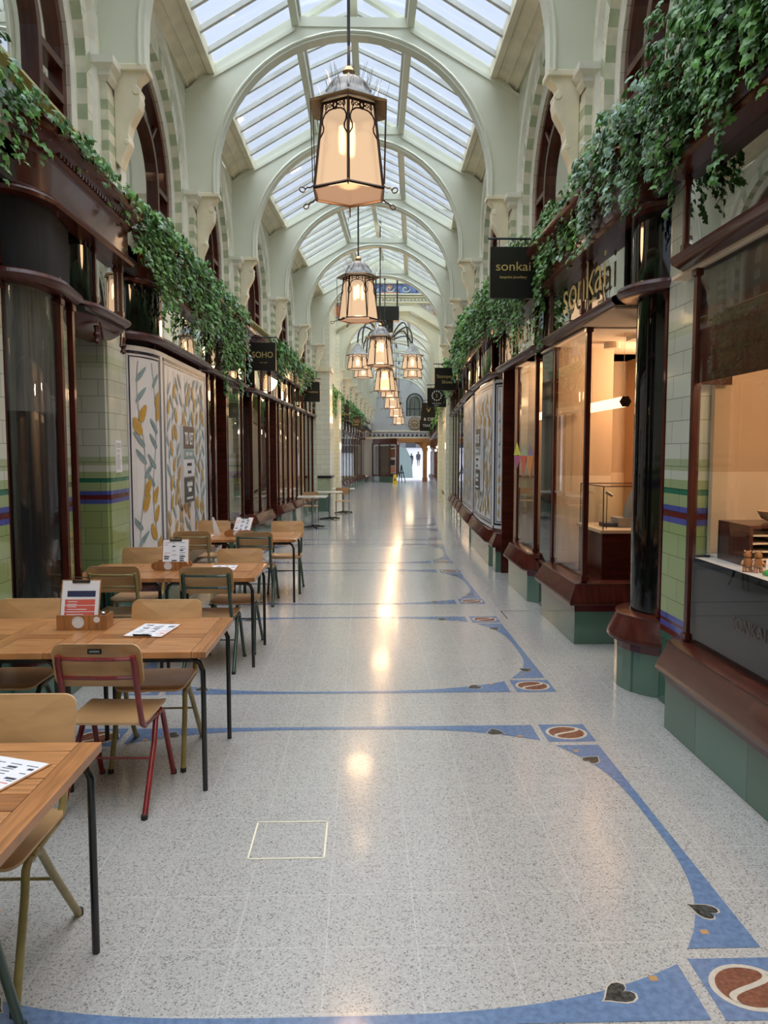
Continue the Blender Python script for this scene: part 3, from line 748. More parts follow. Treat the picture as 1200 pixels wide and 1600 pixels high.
# ---- patterned "to let" vinyl
def vinyl(root, sd, pts, u_split, z0, z1, seed, sign=True, name='window_vinyl'):
    rnd = random.Random(seed)
    full, at, L = cut_path(pts, 0, 1e9); U = L[-1]
    def P(u, z, off):
        y, t = at(u); y2, t2 = at(min(u+.01, U)); y1, t1 = at(max(u-.01, 0)); dy, dt = y2-y1, t2-t1; l = hypot(dy, dt) or 1
        return (sd*(t-dy/l*off), y+dt/l*off, z)
    m = MB(); N = 24
    def rect(u0, u1, a, b, off, mi):
        k = max(1, int((u1-u0)/.06))
        for i in range(k):
            p, q = u0+(u1-u0)*i/k, u0+(u1-u0)*(i+1)/k
            m.quad(P(p, a, off), P(q, a, off), P(q, b, off), P(p, b, off), mi)
    rect(0, U, z0, z1, -.045, 0)
    for (u0, u1) in u_split:
        for ins, wd, mi in ((.05, .03, 1), (.10, .012, 1)):
            for r_ in ((u0+ins, u0+ins+wd, z0+ins, z1-ins), (u1-ins-wd, u1-ins, z0+ins, z1-ins), (u0+ins, u1-ins, z0+ins, z0+ins+wd), (u0+ins, u1-ins, z1-ins-wd, z1-ins)): rect(*r_, -.042, mi)
        a0, a1, b0, b1 = u0+.14, u1-.14, z0+.15, z1-.15
        def clampu(v): return max(a0, min(a1, v))
        def clampz(v): return max(b0, min(b1, v))
        def blob(cu, cz, ln, wd, ang, mi, off):
            pts2 = []
            for i in range(14):
                a = 2*pi*i/14; x = wd*sin(a)*(1-.25*cos(a))*(1+.12*sin(3*a)); yv = ln*cos(a)
                pts2.append(P(clampu(cu+x*cos(ang)-yv*sin(ang)), clampz(cz+x*sin(ang)+yv*cos(ang)), off))
            m.poly(pts2, mi)
        nst = max(1, int((a1-a0)/.20))
        for i in range(nst):
            cu = a0+(a1-a0)*(i+.5)/nst; ph = rnd.random()*6; amp = min(.05, (a1-a0)/4); prev = None
            for j in range(41):
                z = b0+(b1-b0)*j/40; u = clampu(cu+amp*sin(z*4+ph))
                if prev: m.quad(P(prev[0]-.006, prev[1], -.041), P(prev[0]+.006, prev[1], -.041), P(u+.006, z, -.041), P(u-.006, z, -.041), 4)
                prev = (u, z)
            z = b0+rnd.random()*.2
            while z < b1-.05:
                u = cu+amp*sin(z*4+ph); side = rnd.choice((-1, 1))
                if rnd.random() < .55: blob(u+side*.055, z, .10, .048, -side*.5, 2, -.0385)
                else: blob(u+side*.055, z, .11, .027, -side*.8, 3, -.0395)
                z += .13+rnd.random()*.08
    o = m.build(name, ['vinyl_white', 'vinyl_navy', 'vinyl_ochre', 'vinyl_teal', 'vinyl_grey'], root)
    return P
def to_let_sign(root, sd, y, t, z0=1.08, z1=2.02, w=.50):
    p = MB(); x0, x1 = t-.035, t+.02
    fr = MB(); side_box(fr, sd, t-.03, t+.02, y-w/2, y+w/2, z0, z1, 0)
    h = z1-z0
    for a, b, mi in ((.70, 1, 1), (.565, .70, 2), (.34, .565, 3), (0, .34, 4)): side_box(fr, sd, t-.034, t-.03, y-w/2+.012, y+w/2-.012, z0+h*a+.008, z0+h*b-.004, mi)
    o = fr.build('to_let_board', ['vinyl_white', 'vinyl_brown', 'vinyl_teal', 'vinyl_white', 'vinyl_slate'], root)
    for body, zz, size, mt, sx, bd in (('TO  LET', .83, .20, 'letter_white', .62, .003), ('01603  666630', .63, .062, 'letter_white', .8, 0), ('OPPORTUNITY', .50, .05, 'ink', .7, 0), ('FOR RETAIL', .40, .05, 'ink', .7, 0),
                                ('elizabeth', .245, .085, 'letter_white', .9, .002), ('bates', .175, .085, 'letter_white', .9, .002), ('COMMERCIAL ESTATES', .06, .04, 'letter_white', .8, 0)):
        if body == '01603  666630': body = 'UNITS  TO LET'
        text_mesh(body, size, mt, o, wallM((sd*(t-.036), y, z0+h*zz), sd), sx=sx, bold=bd)
def quarter(y0, y1, tb=2.30, tf=2.03, n=8, near=True):
    """curved shop corner from the wall line to the front line"""
    if near: return [(y1-(y1-y0)*cos(pi/2*i/n), tb-(tb-tf)*sin(pi/2*i/n)) for i in range(n+1)]
    return [(y0+(y1-y0)*sin(pi/2*i/n), tf+(tb-tf)*(1-cos(pi/2*i/n))) for i in range(n+1)]
def shop(name_y, sd, label, t=2.03): return thing('shopfront', label, 'shopfront', (sd*t, name_y, 0))
# ============ left side
A = shop(6.0, -1, 'dark mahogany shopfront with a curved black-glass corner beside the near left tables')
c1 = quarter(5.10, 5.5, 2.24, 1.98); p1 = c1+[(5.93, 1.98), (5.96, 2.2)]
display_window(A, -1, p1, [(5.14, 2.16), (5.68, 1.98), (5.93, 1.99)], 'shop_glass', blinds=[(.58, 2.02, 'black_panel'), (2.02, 2.86, 'grey_blind')])
transom(A, -1, c1+[(6.0, 2.05)], [(5.14, 2.21), (5.68, 2.05)], 'black_cloth', None)
c2 = quarter(6.08, 6.40); p2 = c2+[(7.12, 2.03), (7.14, 2.2)]
transom(A, -1, p2, [(6.42, 2.03), (7.1, 2.03)])
m = MB(); m.sweep(c2, [(-.03, 2.95), (-.03, 3.41)], 0, -1); m.build('curved_panel', 'black_gloss', A, smooth=True)
m = MB(); m.sweep(p2, [(.0, 2.86), (-.03, 2.80), (-.10, 2.74), (-.25, 2.70)], 0, -1)
for yy, tt in ((6.42, 2.05), (7.10, 2.05), (6.12, 2.26)):
    m.lathe([(.001, 0), (.03, .02), (.018, .05), (.035, .08), (.02, .11), (.03, .15)], (-tt, yy, 2.62), 8)
for i in range(10):
    m.tube([(-2.04, 6.46+.006*i, 2.80-.012*i), (-2.04, 6.50+.004*i, 2.79-.012*i)], .008, 5); m.tube([(-2.04, 7.06-.006*i, 2.80-.012*i), (-2.04, 7.02-.004*i, 2.79-.012*i)], .008, 5)
m.build('oriel_base', 'mahogany', A, smooth=True)
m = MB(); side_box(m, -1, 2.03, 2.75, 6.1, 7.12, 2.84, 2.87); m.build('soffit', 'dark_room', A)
fascia(A, -1, quarter(5.05, 5.45, 2.25, 1.99)+[(7.12, 1.99), (7.14, 2.12)])
cap_top(A, -1, 5.1, 7.12)
door(-1, 6.25, 7.08, 2.78, tiled=True)
B = shop(10, -1, 'left shopfront boarded with leaf-patterned vinyl and a to let board')
c3 = quarter(7.70, 8.32, 2.28, 1.98); p3 = c3+[(10.62, 1.98)]
display_window(B, -1, p3, [(7.73, 2.28), (8.34, 2.03), (10.60, 2.03)], None)
ln_c = sum(hypot(b[0]-a[0], b[1]-a[1]) for a, b in zip(c3, c3[1:])); full_len = ln_c+2.30
vinyl(B, -1, p3, [(0, ln_c), (ln_c, full_len)], .60, 2.80, 3)
to_let_sign(B, -1, 9.35, 2.015, 1.13, 2.05, .56)
transom(B, -1, p3, [(7.73, 2.28), (8.34, 2.03), (9.5, 2.03), (10.60, 2.03)])
m = MB(); m.sweep(c3, [(-.03, 2.95), (-.03, 3.41)], 0, -1); m.build('curved_panel', 'black_gloss', B, smooth=True)
fascia(B, -1, quarter(7.68, 8.25, 2.25, 1.99)+[(13.9, 1.99), (13.93, 2.12)]); cap_top(B, -1, 8.0, 13.9)
c4 = quarter(10.75, 11.1); p4 = c4+[(11.62, 2.03), (11.64, 2.3)]
display_window(B, -1, p4, [(10.78, 2.28), (11.15, 2.03), (11.62, 2.03)], 'shop_glass'); door(-1, 11.72, 12.6)
p5 = [(12.72, 2.3), (12.74, 2.03), (13.86, 2.03), (13.88, 2.3)]
display_window(B, -1, p5, [(12.74, 2.03), (13.84, 2.03)], 'shop_glass')
transom(B, -1, c4+[(13.86, 2.03)], [(11.1, 2.03), (11.7, 2.03), (12.7, 2.03), (13.3, 2.03), (13.84, 2.03)])
m = MB(); m.sweep(c4, [(-.03, 2.95), (-.03, 3.41)], 0, -1); m.build('curved_panel', 'black_gloss', B, smooth=True)
def plain_shop(sd, y0, y1, label, wins, doors=(), t=2.03, lit=None, blinds=(), tr='mirror_glass', curved=True, fancy=True):
    S = shop((y0+y1)/2, sd, label, t)
    for a, b in wins:
        tb = t+.27
        pts = (quarter(a, a+.3, tb, t, 5) if curved else [(a, tb), (a+.14, t)])+[(b-.03, t), (b, tb)]
        ml = [(a+(.3 if curved else .14), t), ((a+b)/2+.1, t), (b-.03, t)]
        if not fancy: ml = ml[2:]
        display_window(S, sd, pts, ml, 'shop_glass', blinds=blinds, fancy=fancy)
        transom(S, sd, pts, ml, tr)
        if curved:
            m = MB(); m.sweep(pts[:6], [(-.03, 2.95), (-.03, 3.41)], 0, sd); m.build('curved_panel', 'black_gloss', S, smooth=True)
    for a, b in doors: door(sd, a, b, t+.65); transom(S, sd, [(a-.1, t), (b+.1, t)], [], tr)
    fascia(S, sd, [(y0, t+.2), (y0+.12, t+.03), (y0+.35, t-.04), (y1-.05, t-.04), (y1, t+.1)], dent=fancy)
    cap_top(S, sd, y0+.2, y1)
    return S
Cc = plain_shop(-1, 14.3, 18.9, 'left shopfront with grey-green reflections in its tall panes behind the hanging SOHO sign', [(14.35, 16.3), (17.2, 18.85)], [(16.35, 17.15)])
Dd = plain_shop(-1, 19.1, 23.4, 'dark glazed left shopfront behind the small pedestal tables', [(19.15, 21.0), (21.3, 23.35)])
# ============ right side
E1 = shop(3, 1, 'nearest right shopfront with a lit display above a black lower panel')
pr0 = [(.5, 2.03), (4.72, 2.03), (4.85, 2.14), (4.87, 2.4)]
display_window(E1, 1, pr0, [(2.6, 2.03), (4.66, 2.05)], 'shop_glass', blinds=[(.57, 1.10, 'black_panel'), (2.60, 2.86, 'black_panel')])
m = MB(); m.sweep(pr0, [(-.115, 2.16), (-.115, 2.60)], 0, 1); m.build('pelmet_panel', 'mahogany', E1)
transom(E1, 1, pr0, [(3.0, 2.03), (4.73, 2.05)], 'mirror_glass')
fascia(E1, 1, [(.5, 1.99), (4.55, 1.99), (4.75, 2.03), (4.86, 2.2)]); cap_top(E1, 1, .5, 4.7)
m = MB(); m.box(2.15, 3.1, .6, 4.62, 1.06, 1.10); m.box(2.30, 3.1, 4.62, 4.80, 1.06, 1.10); m.build('display_shelf', 'vinyl_white', E1)
text_mesh('SONKAI', .10, 'vinyl_brown', E1, wallM((2.125, 3.9, .82), 1), name='panel_lettering', ext=.0005)
rm = MB()
rm.box(3.1, 3.16, .5, 4.98, 1.62, 3.4, 1); rm.box(3.1, 3.16, .5, 4.98, 0, 1.62, 0); rm.box(2.33, 3.1, 4.81, 4.86, 1.62, 3.4, 1); rm.box(2.33, 3.1, 4.81, 4.86, 1.10, 1.62, 0)
rm.box(2.1, 3.16, .5, 4.98, 2.84, 2.86, 0); rm.box(2.1, 3.16, .5, .52, 0, 2.84, 0)
structure(rm.build('wall_near_display', ['cream_room', 'beige_room']))
lamp('display_light', 'POINT', (2.75, 3.1, 2.70), 60, (1, .74, .48), .08)
# sonkai
F = shop(8, 1, 'right jewellery shopfront lettered sonkai with lit windows and a round black-glass corner')
pr1 = [(5.62-.40*cos(a), 2.42-.40*sin(a)) for a in [pi*i/14 for i in range(15)]]
display_window(F, 1, pr1, [(5.33, 2.14), (5.98, 2.34)], 'black_gloss')
m = MB(); m.sweep(pr1, [(-.05, 2.86), (-.05, 3.41)], 0, 1); m.build('curved_panel', 'black_gloss', F, smooth=True)
m = MB(); m.sweep(pr1, RAIL, 0, 1); m.build('transom_rail', 'mahogany_mid', F, smooth=True)
pr2 = [(6.82, 2.80), (6.82, 2.03), (8.12, 2.03), (8.14, 2.4)]
display_window(F, 1, pr2, [(6.86, 2.03), (8.09, 2.05), (6.85, 2.62)], 'shop_glass')
pr3 = [(8.62, 2.75), (8.62, 2.22), (8.84, 2.03), (10.0, 2.03), (10.02, 2.4)]
display_window(F, 1, pr3, [(8.86, 2.03), (9.98, 2.05), (8.65, 2.24)], 'shop_glass')
ptr = [(5.90, 2.05), (8.12, 2.03), (8.2, 2.2)]
transom(F, 1, ptr, [(6.86, 2.03), (8.09, 2.05)], 'mirror_glass')
transom(F, 1, [(8.62, 2.2), (8.7, 2.03), (10.95, 2.03)], [(8.72, 2.03), (9.98, 2.03), (10.9, 2.03)], 'mirror_glass')
for y in (6.85, 9.85):
    text_mesh('sonkai', .46, 'letter_gold', F, wallM((2.055, y, 3.20), 1), name='transom_lettering', sx=1.15, bold=-.002, ext=.001); text_mesh('jewellery', .06, 'letter_gold', F, wallM((2.055, y-.3, 3.02), 1), name='transom_lettering', ext=.001)
m = MB()
side_box(m, 1, 2.05, 3.0, 5.95, 6.82, 2.84, 2.87); m.build('soffit', 'beige_room', F)
m = MB(); side_box(m, 1, 2.12, 2.7, 8.14, 8.62, 0, 3.4); m.build('dark_panel', 'black_gloss', F)
fascia(F, 1, [(5.64-.44*cos(a), 2.42-.44*sin(a)) for a in [pi/2*i/8 for i in range(8)]]+[(5.75, 1.985), (10.9, 1.985), (10.95, 2.12)])
cap_top(F, 1, 5.5, 10.9)
ND[0] += 0
door(1, 10.08, 10.92, 2.7)
m = MB(); pb = [(11.0, 2.4), (11.0, 2.03), (11.22, 2.03), (11.22, 2.4)]
display_window(F, 1, pb, [], 'mahogany_mid')
# door recess beyond the round corner
rm = MB(); rm.box(2.46, 3.0, 6.0, 6.03, 0, 2.86, 2); rm.box(3.0, 3.05, 6.0, 6.82, 0, 2.86, 2)
rm.box(2.14, 2.76, 8.13, 8.17, 1.49, 2.84, 1); rm.box(2.14, 2.76, 8.13, 8.17, .4, 1.49, 0)
rm.box(2.72, 2.76, 8.17, 9.35, .4, 1.49, 0); rm.box(2.72, 2.76, 8.17, 9.35, 1.49, 2.84, 1)
rm.box(2.76, 4.2, 9.3, 9.35, .4, 1.49, 0); rm.box(2.76, 4.2, 9.3, 9.35, 1.49, 2.84, 1)
rm.box(4.2, 4.25, 6.84, 9.35, .4, 1.49, 0); rm.box(4.2, 4.25, 6.84, 9.35, 1.49, 2.84, 1)
rm.box(2.1, 4.25, 6.84, 9.35, 2.83, 2.85, 0); rm.box(2.1, 4.25, 6.84, 9.35, .50, .52, 2)
rm.box(2.1, 3.3, 9.36, 10.05, .50, .52, 2); rm.box(2.82, 4.2, 6.84, 6.86, .4, 2.84, 1)
rm.box(2.1, 3.3, 10.03, 10.06, .5, 2.84, 1); rm.box(3.3, 3.33, 8.62, 10.06, .5, 2.84, 1); rm.box(2.1, 3.3, 8.62, 10.06, 2.83, 2.85, 0); rm.box(2.1, 2.7, 8.62, 9.3, .5, .52, 2)
structure(rm.build('wall_jeweller_room', ['cream_room', 'beige_room', 'mahogany']))
lamp('room_light', 'POINT', (3.35, 7.75, 2.60), 85, (1, .74, .50), .08)
lamp('bay_light', 'POINT', (2.6, 9.75, 2.68), 16, (1, .72, .48), .05)
G = shop(12.9, 1, 'right shopfront covered in leaf-patterned vinyl with a to let board, past the jeweller')
pg = [(11.34, 2.32), (11.36, 2.22), (11.62, 2.03), (14.2, 2.03), (14.24, 2.3)]
display_window(G, 1, pg, [(11.36, 2.22), (11.63, 2.03), (14.18, 2.05)], None)
vinyl(G, 1, pg, [(.1, .42), (.42, 3.0)], .58, 2.82, 11); to_let_sign(G, 1, 12.75, 2.045, 1.10, 2.12, .62)
transom(G, 1, pg[1:], [(11.63, 2.03), (12.9, 2.03), (14.18, 2.05)])
fascia(G, 1, quarter(11.28, 11.7, 2.22, 1.99)+[(14.3, 1.99), (14.33, 2.12)]); cap_top(G, 1, 11.5, 14.3)
H = shop(15.8, 1, 'second right shopfront with leaf-patterned vinyl, behind the first one with the to let board')
pg2 = [(14.46, 2.32), (14.48, 2.2), (14.7, 2.03), (17.3, 2.03), (17.34, 2.3)]
display_window(H, 1, pg2, [(14.72, 2.03), (16.0, 2.03), (17.28, 2.05)], None)
vinyl(H, 1, pg2, [(.1, .40), (.40, 1.7), (1.7, 3.0)], .58, 2.82, 23)
transom(H, 1, pg2[1:], [(14.72, 2.03), (16.0, 2.03), (17.28, 2.05)])
fascia(H, 1, quarter(14.4, 14.8, 2.22, 1.99)+[(17.4, 1.99), (17.43, 2.12)]); cap_top(H, 1, 14.6, 17.4)
plain_shop(1, 17.5, 20.3, 'right shopfront with dark panes under the shoe shop sign', [(17.55, 18.9), (19.1, 20.25)], curved=False, fancy=False)
plain_shop(1, 20.4, 23.2, 'right shopfront with narrow panes just before the crossing', [(20.45, 21.7), (21.9, 23.15)], curved=False, fancy=False)
plain_shop(1, 24.4, 28.8, 'right shopfront standing inside the crossing', [(24.45, 26.4), (26.6, 28.75)], curved=False, fancy=False)
plain_shop(-1, 24.5, 28.8, 'left shopfront standing inside the crossing', [(24.6, 26.4), (26.6, 28.75)], t=2.15, curved=False, fancy=False)
ordn = ['first', 'second', 'third', 'fourth', 'fifth', 'sixth', 'seventh']
for i in range(7):
    y0 = 29.8+i*3.5
    plain_shop(1, y0, y0+3.35, ordn[i]+' distant right shopfront beyond the crossing, counted towards the exit', [(y0+.05, y0+1.5), (y0+1.8, y0+3.3)], t=1.98, curved=False, fancy=False)
    if i < 6: plain_shop(-1, y0, y0+3.35, ordn[i]+' distant left shopfront beyond the crossing, counted towards the exit', [(y0+.05, y0+1.5), (y0+1.8, y0+3.3)], t=2.3, curved=False, fancy=False)
# ------------------------------------------------------------------ hanging lanterns
HEX = [2*pi*i/6 for i in range(6)]
def make_lantern(body_h=.70, rb=.335, rt=.25, rod=2.95, label='', big=True):
    """local: origin at the middle of the bottom glass"""
    r = thing('pendant_lantern', label, 'lantern', (0, 0, 0), mapped=False, group='lanterns hanging along the arcade')
    bot = [(rb*cos(a), rb*sin(a), 0) for a in HEX]; top = [(rt*cos(a), rt*sin(a), body_h) for a in HEX]
    for i in range(6):
        j = (i+1) % 6; g = MB(); g.quad(bot[i], bot[j], top[j], top[i]); g.build('glass_panel', 'lantern_glass', r, path=False)
    g = MB(); g.poly([(p[0]*.97, p[1]*.97, .005) for p in bot]); g.build('bottom_glass', 'lantern_base_glass', r, path=False)
    f = MB()
    for i in range(6):
        j = (i+1) % 6
        f.tube([bot[i], top[i]], .013, 6); f.tube([bot[i], bot[j]], .015, 6); f.tube([top[i], top[j]], .014, 6)
        # fretwork on each side, drawn in the plane of the panel
        A, B, C, D = [Vector(p) for p in (bot[i], bot[j], top[j], top[i])]
        nrm = (B-A).cross(D-A).normalized()*.004
        def P(u, v): return (A+(B-A)*u)*(1-v)+(D+(C-D)*u)*v+nrm if False else (A.lerp(B, u)).lerp(D.lerp(C, u), v)+nrm
        for s2 in (0, 1):
            U = (lambda u: u) if s2 == 0 else (lambda u: 1-u)
            f.tube([P(U(u), v) for u, v in ((.0, .56), (.06, .60), (.13, .65), (.13, .70), (.07, .75), (.06, .80), (.12, .855), (.26, .895), (.40, .905), (.5, .905))], .007, 5)
            f.tube([P(U(u), v) for u, v in ((.14, .87), (.17, .93), (.12, .99))], .005, 4)
            f.tube([P(U(.16)+.05*cos(a), .945+.03*sin(a)) for a in [2*pi*q/8 for q in range(8)]], .005, 4, closed=True)
            f.tube([P(U(.30)+.05*cos(a), .95+.02*sin(a)) for a in [2*pi*q/8 for q in range(8)]], .005, 4, closed=True)
        f.tube([P(.5+.075*cos(a), .95+.038*sin(a)) for a in [2*pi*q/8 for q in range(8)]], .010, 5, closed=True)
        for a in (pi/2, -pi/2, 0, pi): f.tube([P(.5+.07*cos(a), .95+.035*sin(a)), P(.5+.15*cos(a), .95+.055*sin(a))], .008, 4)
    f.build('fretwork_frame', 'bronze', r, path=False)
    q = MB(); rr = rt+.125
    o1 = [(rr*cos(a), rr*sin(a), body_h+.005) for a in HEX]; i1 = [(rt*.9*cos(a), rt*.9*sin(a), body_h+.045) for a in HEX]
    for i in range(6):
        j = (i+1) % 6; q.quad(o1[i], o1[j], i1[j], i1[i]); q.quad(*[(p[0], p[1], p[2]+.012) for p in (o1[i], o1[j], i1[j], i1[i])]); q.quad(o1[i], o1[j], (o1[j][0], o1[j][1], o1[j][2]+.012), (o1[i][0], o1[i][1], o1[i][2]+.012))
    q.build('rim', 'brass', r, path=False)
    c = MB()
    c.lathe([(.25, body_h+.03), (.235, body_h+.09), (.19, body_h+.13), (.165, body_h+.17), (.15, body_h+.22), (.10, body_h+.26), (.045, body_h+.285)], n=12)
    for i in range(6):
        a = HEX[i]; c.tube([(.19*cos(a), .19*sin(a), body_h+.04), (.215*cos(a), .215*sin(a), body_h+.12), (.17*cos(a), .17*sin(a), body_h+.19), (.10*cos(a), .10*sin(a), body_h+.26)], .012, 5)
    c.build('crown', 'grey_metal', r, path=False, smooth=True)
    c = MB(); c.lathe([(.001, body_h+.275), (.035, body_h+.285), (.055, body_h+.32), (.035, body_h+.355), (.012, body_h+.37)], n=12); c.build('ball_finial', 'brass', r, path=False, smooth=True)
    sp = MB(); rnd = random.Random(4)
    for i in range(70 if big else 36):
        a = rnd.random()*2*pi; R0 = rnd.choice((.22, .16, .30)); z0 = body_h+(.05 if R0 > .25 else .10 if R0 > .2 else .18)
        d = R0+.02+rnd.random()*.06; z1 = z0+.10+rnd.random()*.06; b = a+(rnd.random()-.5)*.5
        sp.tube([(R0*cos(a), R0*sin(a), z0-.03), (d*cos(b), d*sin(b), z1)], .0018, 3)
    o = sp.build('pigeon_spikes', 'spike_steel', r, path=False); o['kind'] = 'stuff'
    h = MB()
    for i in range(6):
        a = HEX[i]; R1 = rr*.985
        h.tube([(R1*cos(a), R1*sin(a), body_h), (rb*1.05*cos(a), rb*1.05*sin(a), .03)], .0045, 5)
        h.tube([((rb+x)*cos(a), (rb+x)*sin(a), z) for x, z in ((0, .02), (.04, -.01), (.07, -.015), (.085, -.03))], .007, 5)
        cx = rb+.115
        h.tube([((cx+.028*cos(b))*cos(a), (cx+.028*cos(b))*sin(a), -.04+.022*sin(b)) for b in [2*pi*k/8 for k in range(8)]], .006, 4, closed=True)
    h.build('stay_rods', 'bronze', r, path=False)
    if rod:
        d = MB(); d.tube([(0, 0, body_h+.36), (0, 0, body_h+rod-.36)], .014, 8); d.tube([(0, 0, body_h+rod-.50), (0, 0, body_h+rod-.34)], .035, 8); d.build('hanging_rod', 'rod_steel', r, path=False)
    b = MB()
    for i in range(3):
        a = 2*pi*i/3+.5; b.lathe([(.001, body_h*.50), (.022, body_h*.52), (.028, body_h*.66), (.022, body_h*.82), (.001, body_h*.84)], (.075*cos(a), .075*sin(a), 0), 8)
    b.build('lamp_bulbs', 'bulb', r, path=False, smooth=True)
    return r
L_LAB = ['nearest and largest hanging lantern in the frame, one corner turned to the viewer', 'second hanging lantern from the viewer, a flat glass side facing forward', 'third hanging lantern from the viewer, hanging just in front of the crossing',
  'fourth hanging lantern from the viewer, below the arms of the chandelier', 'fifth hanging lantern from the viewer, mostly hidden by the fourth', 'sixth hanging lantern from the viewer, small and far down the arcade', 'seventh hanging lantern from the viewer, above the far passage', 'farthest and smallest hanging lantern, close to the clock wall']
LP = [(6.9, 3.985, .0, 30), (13.38, 3.99, .0, 0), (19.86, 3.99, .08, 8), (24.9, 3.79, 0, 2), (29.62, 3.96, 0, 5), (32.82, 3.75, 0, 12), (39.3, 3.74, 0, 8), (45.78, 3.67, 0, 3)]
lan0 = None
for i, (y, z, x, rot) in enumerate(LP):
    if i == 0:
        lan0 = make_lantern(rod=3.3, label=L_LAB[0]); lan0.location = W((x, y, z)); lan0.rotation_euler = (0, 0, math.radians(rot))
    else: dup(lan0, W((x, y, z)), math.radians(rot)+HD(y), L_LAB[i])
    lamp('lantern_light', 'POINT', (x, y, z-.10), LANTERN_W, (1, .62, .33), .22)
    lamp('lantern_light', 'POINT', (x, y, z+1.25), LANTERN_W*.25, (1, .62, .33), .15)
# the extra lantern behind the viewer lights the near floor as the others do
for y in (.42, -6.0):
    dup(lan0, W((0, y, 3.985)), .5, 'hanging lantern behind the viewer' if y > 0 else 'hanging lantern far behind the viewer')
    lamp('lantern_light', 'POINT', (0, y, 3.885), LANTERN_W, (1, .62, .33), .22)
# chandelier of the crossing: black speaker box, curved arms, four small lanterns
CH = thing('chandelier', 'four lantern chandelier on curved arms hung from rods in the crossing', 'chandelier', (0, 26.4, 4.4))
m = MB(); m.box(-.42, .42, 26.2, 26.6, 6.25, 6.72); m.box(-.22, .22, 26.25, 26.55, 5.85, 6.25)
m.build('speaker_box', 'sign_black', CH)
m = MB()
for x in (-.36, .36): m.tube([(x, 26.4, 6.7), (x, 26.4, 8.98)], .03, 6)
m.build('hanging_rod', 'rod_steel', CH)
ring = MB(); ring.lathe([(.05, 5.45), (.18, 5.5), (.22, 5.62), (.16, 5.75), (.05, 5.85)], (0, 26.4, 0), 12); ring.build('hub', 'grey_metal', CH, smooth=True)
for sx in (-1, 1):
    for sy in (-1, 1):
        m = MB(); ex, ey = sx*.88, 26.4+sy*1.3
        for k in (0, .14):
            m.tube([(sx*(.1+(.78-k)*sin(pi/2*q/12)), 26.4+sy*(.1+(1.2-k)*sin(pi/2*q/12)), 5.6+(.30+k*1.2)*sin(pi*q/12)+(.0 if q < 6 else -.25*((q-6)/6)**2)) for q in range(13)], .025, 6)
        m.tube([(ex, ey, 5.35), (ex, ey, 5.0)], .02, 6)
        m.build('curved_arm', 'rod_steel', CH)
        l0 = MB(); zz = 4.5; R1, R2 = .335, .27
        for i in range(6):
            j = (i+1) % 6; l0.quad((ex+R1*cos(HEX[i]), ey+R1*sin(HEX[i]), zz), (ex+R1*cos(HEX[j]), ey+R1*sin(HEX[j]), zz), (ex+R2*cos(HEX[j]), ey+R2*sin(HEX[j]), zz+.45), (ex+R2*cos(HEX[i]), ey+R2*sin(HEX[i]), zz+.45))
        l0.poly([(ex+R1*cos(a), ey+R1*sin(a), zz) for a in HEX]); lo = l0.build('lantern_shade', 'lantern_glass', CH)
        f = MB()
        for i in range(6):
            j = (i+1) % 6; b, t_ = (ex+R1*cos(HEX[i]), ey+R1*sin(HEX[i]), zz), (ex+R2*cos(HEX[i]), ey+R2*sin(HEX[i]), zz+.45)
            f.tube([b, t_], .014, 5); f.tube([b, (ex+R1*cos(HEX[j]), ey+R1*sin(HEX[j]), zz)], .014, 5)
            A = Vector(b); B = Vector((ex+R1*cos(HEX[j]), ey+R1*sin(HEX[j]), zz)); D = Vector(t_); Cc_ = Vector((ex+R2*cos(HEX[j]), ey+R2*sin(HEX[j]), zz+.45))
            f.tube([A.lerp(B, u).lerp(D.lerp(Cc_, u), v) for u, v in ((0, .5), (.12, .6), (.08, .72), (.2, .84), (.5, .9), (.8, .84), (.92, .72), (.88, .6), (1, .5))], .01, 4)
        f.build('lantern_frame', 'bronze', lo)
        c = MB(); c.lathe([(.40, zz+.44), (.27, zz+.50), (.20, zz+.62), (.10, zz+.74), (.03, zz+.84)], (ex, ey, 0), 12); c.build('lantern_crown', 'grey_metal', lo, smooth=True)
        b = MB(); b.lathe([(.001, zz+.1), (.05, zz+.12), (.06, zz+.25), (.001, zz+.35)], (ex, ey, 0), 8); b.build('lamp_bulb', 'bulb', lo, smooth=True)
lamp('chandelier_light', 'POINT', (0, 26.4, 4.3), LANTERN_W*3, (1, .62, .33), .4)
# ------------------------------------------------------------------ hanging shop signs
def hang_sign(sd, y, label, lines, w_=.50, h_=.54, zt=3.93, tin=1.98, mat='letter_gold', bottom=None):
    to = tin-w_
    r = thing('hanging_sign', label, 'sign', (sd*(tin-w_/2), y, zt-h_))
    m = MB(); m.box(*sorted((sd*to, sd*tin)), y-.03, y+.03, zt-h_, zt); m.build('sign_board', 'sign_black', r, bevel=.004)
    m = MB(); m.tube([(sd*(to-.02), y, zt+.09), (sd*2.10, y, zt+.09)], .012, 8)
    for t in (to+.10, tin-.12): m.tube([(sd*t, y, zt), (sd*t, y, zt+.09)], .006, 6)
    m.build('bracket_bar', 'rod_steel', r)
    for body, u, v, size, sx in lines:
        text_mesh(body, size, mat, r, frontM((sd*(tin-w_/2)+u, y-.034, zt-h_+v)), sx=sx, ext=.001)
    return r
hang_sign(1, 8.4, 'black hanging sign lettered sonkai bespoke jewellery in gold', [('sonkai', .0, .33, .135, 1.12), ('bespoke jewellery', 0, .22, .04, 1)])
hang_sign(-1, 13.8, 'black hanging sign lettered SOHO on the left side', [('SOHO', .0, .27, .145, .92), ('hair studio', .02, .14, .03, 1)], zt=3.66, tin=1.95, w_=.46, h_=.49)
hang_sign(-1, 21.4, 'black hanging sign above the small pedestal tables on the left', [('Harrodens', .0, .27, .09, 1)], zt=3.72, tin=2.15)
